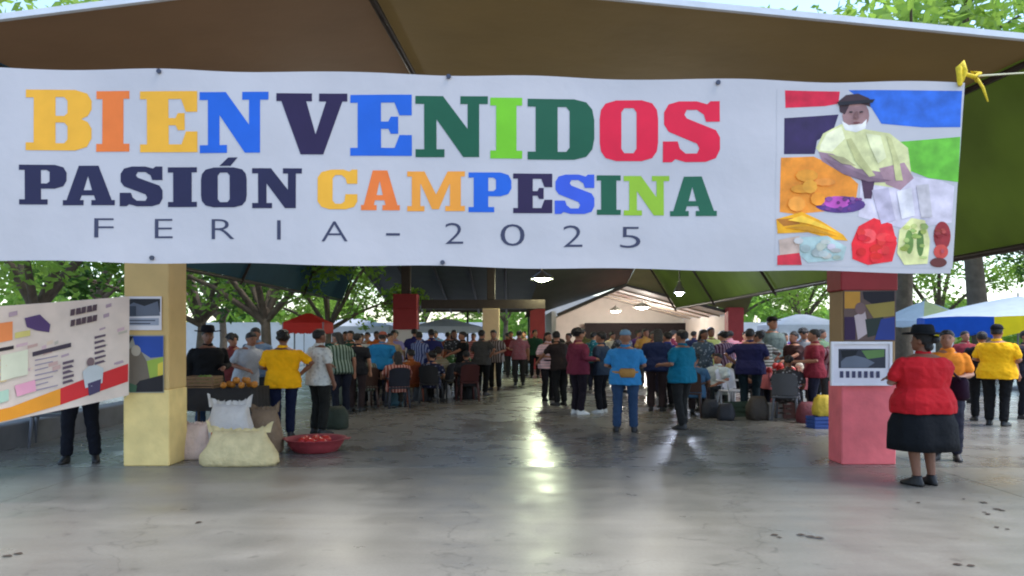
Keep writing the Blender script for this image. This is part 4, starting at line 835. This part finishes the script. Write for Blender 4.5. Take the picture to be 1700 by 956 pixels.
SB = [((232, 150, 40), [(-300, .93), (20, .88), (100, .80), (100, .95), (20, .99), (-300, .99)]), ((206, 42, 44), [(100, .80), (150, .74), (212, .68), (212, .86), (100, .95)]),
 ((226, 132, 74), [(-60, .16), (20, .14), (20, .30), (-60, .34)]), ((84, 60, 104), [(40, .12), (66, .10), (84, .20), (82, .27), (60, .24), (44, .2)]), ((206, 190, 110), [(24, .24), (50, .23), (50, .28), (24, .29)]),
 *[((84, 64, 70), [(118 + 9 * i, .08 - i * .006 + r), (125 + 9 * i, .075 - i * .006 + r), (124 + 9 * i + (i % 2) * 2, .135 - i * .006 + r), (117 + 9 * i, .14 - i * .006 + r)]) for r in (0, .1) for i in range(5)],
 ((40, 30, 36), [(-10, .36), (22, .35), (22, .38), (-10, .39)]), ((66, 54, 66), [(54, .43), (118, .39), (118, .43), (54, .47)])]
for i in range(6): SB.append(((96, 78, 90), [(156, .36 + i * .05), (174 - (i % 2) * 4, .35 + i * .05), (174, .37 + i * .05), (156, .385 + i * .05)]))
for i in range(5): SB.append(((96, 78, 90), [(104, .56 + i * .045), (122 - (i % 3) * 4, .55 + i * .045), (122, .575 + i * .045), (104, .585 + i * .045)]))
for i in range(7): SB.append(((150, 136, 150), [(58, .5 + i * .045), (96 - (i % 3) * 8, .49 + i * .045), (96 - (i % 3) * 8, .5 + i * .045), (58, .512 + i * .045)]))
for i in range(4): SB.append(((206, 178, 132), [(-40, .46 + i * .06), (10, .45 + i * .06), (10, .47 + i * .06), (-40, .48 + i * .06)]))
SB += [((216, 214, 186), [(0, .42), (46, .40), (46, .62), (0, .64)]), ((230, 160, 180), [(24, .70), (58, .68), (60, .78), (28, .8)]), ((178, 204, 180), [(-20, .74), (14, .72), (14, .82), (-20, .84)]),
 ((120, 96, 96), ell(149, .6, 6, .045)), ((190, 192, 190), [(136, .68), (146, .635), (158, .635), (170, .68), (168, .82), (140, .84)]), ((70, 60, 90), [(144, .8), (166, .78), (164, .9), (146, .92)])]
rs = random.Random(12)
for i in range(26):
    x_, y_ = rs.uniform(-40, 196), rs.uniform(.06, .66); w_, h_ = rs.uniform(5, 20), rs.uniform(.012, .04); c_ = rs.choice(((196, 160, 150), (206, 172, 176), (176, 150, 158), (222, 196, 170), (190, 178, 160)))
    SB.insert(0, (c_, [(x_, y_), (x_ + w_, y_ - .012), (x_ + w_, y_ - .012 + h_), (x_, y_ + h_)]))
for i, (rgb, pts_) in enumerate(SB):
    o_ = flat('printed_patch', [pts_], rgb, sb, sp, .003 + i * .0002, .12); P_(o_, sb)
for (p, q) in ((sp(214, .03), Vector((xl0 + .02, 8.84, 2.0))), (sp(214, .97), Vector((xl0 + .02, 8.84, .8)))):
    P_(MB().tube([p, q], [.006, .006], 6).build('tie', mat('white_cord', (210, 205, 170)), sb), sb)
o = MB().tube([(A0.x - .05, A0.y - .04, 0), (A0.x - .05, A0.y - .04, 2.1)], [.035, .035], 8).build('wooden_post', mat('post_wood', (120, 92, 66), .8, .2, 9), smooth=True); tag(o, 'wooden post holding the outer end of the small pinkish banner', 'post')
# ------------------------------------------------------------------ posters on the pillars
def poster(name, d, rect, base, patches, label, cat='poster', thick=.006, frame=None):
    x0, y0, x1, y1 = rect; c = PX((x0 + x1) / 2, (y0 + y1) / 2, d); o = empty(name, c); tag(o, label, cat)
    def fn(x, y, lift=0): p = PX(x, y, d); p.y -= lift; return p
    a_, b_ = PX(x0, y1, d), PX(x1, y0, d)
    P_(MB().box(((a_.x + b_.x) / 2, d + thick / 2, (a_.z + b_.z) / 2), (b_.x - a_.x, thick, b_.z - a_.z)).build('poster_sheet', mat('sheet_%d_%d_%d' % base, base, .45, .05, 5), o), o)
    for i, (rgb, pts_) in enumerate(patches):
        o_ = flat('printed_patch', [pts_], rgb, o, fn, .002 + i * .0006, 0); P_(o_, o)
    if frame:
        t = .03
        for (cx, cz, wx, wz) in (((a_.x + b_.x) / 2, a_.z + t / 2, b_.x - a_.x, t), ((a_.x + b_.x) / 2, b_.z - t / 2, b_.x - a_.x, t), (a_.x + t / 2, (a_.z + b_.z) / 2, t, b_.z - a_.z - 2 * t), (b_.x - t / 2, (a_.z + b_.z) / 2, t, b_.z - a_.z - 2 * t)):
            P_(MB().box((cx, d - .012, cz), (wx, .024, wz)).build('frame', frame, o), o)
def rect_(x0, y0, x1, y1): return [(x0, y0), (x1, y0), (x1, y1), (x0, y1)]
rn = random.Random(4)
poster('poster', 8.835, (198, 492, 268, 548), (214, 206, 206), [((36, 36, 40), rect_(200, 496, 266, 518)), ((96, 100, 112), [(204, 512), (222, 502), (240, 508), (262, 500), (266, 524), (204, 526)]), ((60, 66, 78), rect_(212, 508, 226, 524)), ((150, 154, 166), rect_(202, 528, 264, 540)), ((70, 72, 84), rect_(206, 531, 258, 533)), ((70, 72, 84), rect_(206, 536, 250, 538))], 'white poster with dark photograph high on the yellow pillar')
poster('poster', 8.835, (204, 556, 272, 652), (150, 144, 130), [((40, 72, 150), [(220, 558), (271, 558), (271, 592), (250, 594), (226, 578)]), ((150, 170, 66), [(240, 600), (271, 592), (271, 628), (246, 630)]), ((214, 190, 70), [(262, 604), (271, 600), (271, 626), (262, 624)]), ((110, 96, 80), [(214, 580), (228, 572), (244, 600), (250, 634), (230, 650), (212, 640)]), ((170, 156, 136), ell(226, 582, 8, 9)), ((36, 32, 34), [(232, 632), (271, 622), (271, 650), (216, 651)]), ((64, 92, 66), [(206, 632), (228, 640), (226, 651), (206, 651)]), ((30, 30, 36), [(206, 558), (222, 558), (214, 572), (206, 570)])], 'poster with blue sky and seated figure on the yellow pillar below the white one')
poster('poster', 8.935, (1401, 482, 1487, 566), (96, 70, 62), [((196, 140, 50), rect_(1402, 484, 1428, 512)), ((28, 22, 32), [(1432, 484), (1485, 483), (1485, 504), (1450, 506), (1434, 496)]), ((150, 130, 60), [(1436, 506), (1485, 500), (1485, 524), (1450, 528)]), ((54, 30, 66), rect_(1402, 526, 1420, 564)), ((190, 170, 170), [(1418, 524), (1436, 516), (1442, 552), (1424, 564)]), ((40, 50, 44), [(1436, 530), (1466, 526), (1470, 552), (1440, 560)]), ((40, 58, 130), [(1462, 530), (1485, 526), (1485, 564), (1452, 564)]), ((120, 92, 90), ell(1428, 512, 9, 10))], 'colourful dark poster above the white framed notice on the pink pillar')
poster('framed_notice', 8.915, (1379, 567, 1480, 640), (222, 216, 220), [((52, 54, 64), rect_(1392, 579, 1470, 611)), ((104, 110, 122), [(1396, 600), (1410, 588), (1436, 594), (1452, 602), (1440, 610), (1396, 610)]), ((96, 128, 70), [(1430, 582), (1468, 580), (1468, 592), (1440, 596)]), ((24, 26, 32), [(1396, 582), (1424, 581), (1420, 590), (1398, 594)])] + [((70, 70, 96), rect_(1394 + i * 10, 616, 1400 + i * 10, 627)) for i in range(7)], 'white framed notice with dark photograph on the pink pillar', 'sign', .02, mat('white_frame', (226, 222, 224), .5))
# ------------------------------------------------------------------ parasols and canopies outside
def parasol(x, d, rim, apex, rad, cols, label, val=.22):
    g = G(x, d); o = empty('parasol', (g[0], g[1], 0)); tag(o, label, 'parasol', 'market parasols'); n = len(cols)
    for i in range(n):
        a0, a1 = 2 * math.pi * i / n, 2 * math.pi * (i + 1) / n; V = []; F = []
        for j in range(7):
            t = j / 6
            for q in range(5):
                a_ = a0 + (a1 - a0) * q / 4; r = rad * t * (1 - .06 * math.sin(math.pi * q / 4) * t); V.append((r * math.cos(a_), r * math.sin(a_), apex + (rim - apex) * (t ** 1.15) + .03 * math.sin(math.pi * q / 4) * t))
        for q in range(5):
            v = V[30 + q]; V.append((v[0] * 1.005, v[1] * 1.005, v[2] - val * (1 + .12 * math.cos(math.pi * q))))
        for j in range(7):
            for q in range(4): k = j * 5 + q; F.append((k, k + 1, k + 6, k + 5))
        top, vc = cols[i]
        p = MB().add(V[:35], F[:24]).build('canopy_panel', mat('parasol_%d_%d_%d' % top, top, .7, .06, 4, trans=.4), o, smooth=True)
        MB().add(V[30:], [(q, q + 1, q + 6, q + 5) for q in range(4)]).build('valance', mat('parasol_%d_%d_%d' % vc, vc, .7, .06, 4, trans=.4), o)
        MB().tube([(0, 0, apex - .06), (rad * .98 * math.cos(a0), rad * .98 * math.sin(a0), rim - .02)], [.012, .01], 5).build('rib', steel_dark, o)
    MB().tube([(0, 0, 0), (0, 0, apex + .08)], [.025, .025], 8).build('pole', mat('post_steel', (120, 122, 126)), o)
    MB().loft([(0, 0, 0, .3, .3), (0, 0, .07, .3, .3), (0, 0, .1, .06, .06)], 20).build('base', mat('grey_kerb', (112, 114, 118)), o)
W_, BL_, YE_, CY_ = (212, 224, 236), (24, 86, 190), (240, 214, 20), (150, 214, 226)
parasol(1690, 21, 2.0, 2.62, 2.6, [(W_, YE_), (W_, BL_), (W_, YE_), (W_, BL_), (W_, BL_), (W_, YE_), (W_, YE_), (W_, BL_)], 'big white market parasol with blue and yellow valance at the right edge', .5)
parasol(1535, 27, 2.0, 2.75, 1.6, [(W_, CY_), ((206, 214, 120), W_), (W_, CY_), (W_, W_), ((220, 222, 160), W_), (W_, CY_)], 'pale cyan and white parasol far behind the woman in red', .2)
def canopy(x, d, wx, wy, z0, z1, rgb, label, val=.25):
    g = G(x, d); o = empty('market_canopy', (g[0], g[1], 0)); tag(o, label, 'canopy', 'market canopies'); m = mat('canopy_%d_%d_%d' % rgb, rgb, .7, .06, 3, trans=.35)
    c = [(-wx / 2, -wy / 2), (wx / 2, -wy / 2), (wx / 2, wy / 2), (-wx / 2, wy / 2)]
    V = [(p[0], p[1], z0) for p in c] + [(p[0] * .12, p[1] * .12, z1) for p in c]
    MB().add(V, [(0, 1, 5, 4), (1, 2, 6, 5), (2, 3, 7, 6), (3, 0, 4, 7), (4, 5, 6, 7)]).build('canopy_top', m, o)
    for i in range(4):
        a_, b_ = Vector((*c[i], z0)), Vector((*c[(i + 1) % 4], z0)); V = []; F = []
        for k in range(13):
            p = a_.lerp(b_, k / 12) * 1.0; p.x *= 1.004; p.y *= 1.004; V += [p, p - Vector((0, 0, val * (.85 + .15 * abs(math.cos(k * math.pi / 2)))))]
        MB().add(V, [(2 * k, 2 * k + 2, 2 * k + 3, 2 * k + 1) for k in range(12)]).build('valance', m, o)
        MB().tube([(c[i][0] * .97, c[i][1] * .97, 0), (c[i][0] * .97, c[i][1] * .97, z0)], [.025, .025], 6).build('leg', mat('post_steel', (120, 122, 126)), o)
canopy(512, 20.5, 1.1, 1.1, 1.86, 2.12, (206, 50, 40), 'small red canopy behind the man in white at left', .3)
canopy(585, 38, 4.2, 3, 1.95, 2.35, (196, 202, 210), 'white market canopy far behind the light blue shirt', .35)
canopy(742, 39, 3.6, 3, 1.95, 2.35, (206, 208, 216), 'white market canopy far left of the slim cream pillar', .35)
canopy(1330, 36, 3.2, 3, 2.0, 2.5, (214, 216, 220), 'white market canopy far left of the pink pillar', .35)
# ------------------------------------------------------------------ dry leaves on the pavement
leafv = [(0, -1, 0), (.35, -.5, .12), (.45, 0, .16), (.3, .5, .1), (0, 1, .05), (-.3, .5, .14), (-.42, 0, .2), (-.33, -.5, .12), (0, -.5, 0), (0, 0, .02), (0, .5, 0)]
leaff = [(0, 1, 8), (1, 2, 9, 8), (2, 3, 10, 9), (3, 4, 10), (4, 5, 10), (5, 6, 9, 10), (6, 7, 8, 9), (7, 0, 8)]
lm = MB().add(leafv, leaff).mesh('dry_leaf', True)
spots = [(1286, 889), (1294, 893), (1330, 889), (1346, 892), (1634, 851), (1640, 854), (1655, 876), (1672, 879), (1664, 848), (1525, 835), (1600, 829), (1632, 835), (1590, 938), (1612, 940), (12, 924), (30, 920), (330, 868), (1655, 846), (1360, 894)]
for i, (x, y) in enumerate(spots):
    d = EYE * FOC / (y - HORY); g = G(x, d)
    o = link('dry_leaf', lm, mat('dry_leaf_brown', (62, 50, 40), .8, .3, 12), loc=(g[0], g[1], .004)); s = random.uniform(.022, .045); o.scale = (s * 1.3, s, s * .8); o.rotation_euler[2] = random.uniform(0, 6)
    where = 'in the open pavement right of the centre' if 1200 < x < 1400 else 'near the lower left edge' if x < 400 else 'in front of the woman in red' if y < 840 else 'at the lower right edge'
    tag(o, 'dry brown leaf lying ' + where, 'leaf', 'dry leaves ' + where)
# ------------------------------------------------------------------ trees
def leafmat(name, rgb):
    m = mat(name, rgb, .55, .35, .9, trans=.55, spec=.3); return m
LM = [leafmat('leaf_mid', (110, 146, 56)), leafmat('leaf_light', (140, 172, 74)), leafmat('leaf_dark', (70, 104, 46))]
BARK = mat('bark', (96, 84, 72), .9, .25, 5, .6, 14)
def tree_mesh(seed, h, rad, n_leaf, leaf, clear):
    rn = random.Random(seed); tr = MB(); tips = []
    lean = Vector((rn.uniform(-.08, .08), rn.uniform(-.08, .08), 1)).normalized(); top = lean * clear
    tr.tube([Vector((0, 0, -.1)), Vector((0, 0, .25)), lean * clear * .5 + Vector((.05, 0, 0)), top], [h * .03, h * .022, h * .019, h * .016], 10)
    for i in range(7):
        a_ = i * 2.4 + rn.uniform(-.3, .3); L = rad * rn.uniform(.6, .95); up = (h - clear) * rn.uniform(.25, .85)
        d1 = Vector((math.cos(a_), math.sin(a_), 0)); s0 = lean * clear * rn.uniform(.8, 1.0)
        p1 = s0 + d1 * L * .45 + Vector((0, 0, up * .55)); p2 = s0 + d1 * L + Vector((0, 0, up))
        tr.tube([s0, p1, p2], [h * .014, h * .009, h * .004], 7); tips += [p1, p2]
        for q in range(3):
            b_ = a_ + rn.uniform(-1, 1); e_ = p1.lerp(p2, .4 + .2 * q) + Vector((math.cos(b_) * L * .35, math.sin(b_) * L * .35, rn.uniform(-.05, .3) * (h - clear) * .4))
            tr.tube([p1.lerp(p2, .3 + .2 * q), e_], [h * .005, h * .002], 5); tips.append(e_)
    tips.append(Vector((0, 0, h * .93)))
    V = []; F = []
    cl = [(t, rad * rn.uniform(.2, .42)) for t in tips]
    for _ in range(n_leaf):
        c, r = rn.choice(cl)
        while True:
            q = Vector((rn.uniform(-1, 1), rn.uniform(-1, 1), rn.uniform(-1, 1)))
            if .15 < q.length < 1: break
        p = c + Vector((q.x * r, q.y * r, q.z * r * .62))
        if p.z < clear * .8: continue
        t = Vector((rn.gauss(0, 1), rn.gauss(0, 1), rn.gauss(0, .6))).normalized(); b_ = t.cross(Vector((rn.gauss(0, 1), rn.gauss(0, 1), rn.gauss(0, 1)))).normalized(); s = leaf * rn.uniform(.6, 1.3); k = len(V)
        V += [p - t * s, p + b_ * s * .42, p + t * s, p - b_ * s * .42]; F.append((k, k + 1, k + 2, k + 3))
    me_ = bpy.data.meshes.new('crown'); me_.from_pydata(V, [], F)
    return tr.mesh('trunk', True), me_
TM = [tree_mesh(11, 9, 4.2, 6000, .15, 2.6), tree_mesh(23, 12.5, 5.2, 6200, .17, 4.0), tree_mesh(37, 7, 3.6, 5200, .14, 2.0)]
CR = {}
def tree(x, d, kind, s, rz, lm_, label, group='trees around the hall'):
    g = G(x, d); o = empty('tree', (g[0], g[1], -.05), rz); o.scale = (s, s, s); tag(o, label, 'tree', group)
    link('trunk', TM[kind][0], BARK, o)
    if (kind, lm_) not in CR: me_ = TM[kind][1].copy(); me_.materials.clear(); me_.materials.append(LM[lm_]); CR[(kind, lm_)] = me_
    link('crown', CR[(kind, lm_)], None, o)
tree(60, 19, 0, .95, .3, 1, 'light green tree behind the small pinkish banner at left')
tree(442, 23, 0, .9, 1.4, 0, 'tree with stout grey trunk behind the left stall')
tree(-110, 15, 1, .9, 4.4, 1, 'tall tree beyond the left edge above the hall roof')
tree(330, 27, 2, 1.15, 2.2, 2, 'dark green tree between the yellow pillar and the left stall')
tree(540, 30, 2, 1.0, 1.2, 1, 'bright green tree above the small red canopy')
tree(370, 36, 0, 1.0, .6, 0, 'green tree behind the wide black hat')
tree(575, 50, 2, 1.1, 3.1, 1, 'bright green low tree far behind the red canopy')
tree(700, 52, 2, 1.1, 5.1, 1, 'light green low tree far behind the red topped pillar')
tree(160, 38, 1, 1.0, .9, 0, 'tall green tree far behind the yellow pillar')
tree(1640, 27, 1, 1.4, 2.0, 1, 'tall tree above the big white parasol at right')
tree(1500, 34, 1, 1.5, 3.6, 0, 'tall tree behind the cyan parasol showing above the roof')
tree(1330, 50, 0, 1.0, 5.5, 1, 'light green tree far left of the pink pillar')
tree(1900, 24, 1, 1.1, .4, 0, 'tall tree beyond the right edge of the hall')
tree(1560, 44, 0, 1.1, 1.0, 1, 'pale green tree far behind the woman in red')
tree(1210, 54, 0, 1.1, 4.0, 0, 'green tree behind the right side of the stage')
tree(430, 48, 0, 1.1, 4.7, 1, 'green tree far behind the stout grey trunk')
tree(840, 56, 0, 1.1, 2.7, 0, 'green tree far behind the slim cream pillar')
tree(1780, 40, 0, 1.2, 2.9, 2, 'dark green tree far off at the right edge')
# a far belt of woodland closing the horizon
rn = random.Random(5); V = []; F = []
for i in range(12000):
    a_ = rn.uniform(-1.25, 1.25); r = rn.uniform(85, 100); top = 4.6 + 1.5 * math.sin(a_ * 9) + 1.6 * math.sin(a_ * 23 + 1) + 1.2 * math.sin(a_ * 51)
    p = Vector((math.sin(a_) * r, math.cos(a_) * r, rn.random() ** .8 * top)); t = Vector((rn.gauss(0, 1), rn.gauss(0, 1), rn.gauss(0, 1))).normalized(); b_ = t.cross(Vector((rn.gauss(0, 1), rn.gauss(0, 1), rn.gauss(0, 1)))).normalized(); s = rn.uniform(.5, .9); k = len(V)
    V += [p - t * s, p + b_ * s * .6, p + t * s, p - b_ * s * .6]; F.append((k, k + 1, k + 2, k + 3))
me_ = bpy.data.meshes.new('far_woodland'); me_.from_pydata(V, [], F)
tag(link('far_woodland', me_, LM[0]), 'far belt of green woodland closing the horizon', 'woodland', kind='stuff')
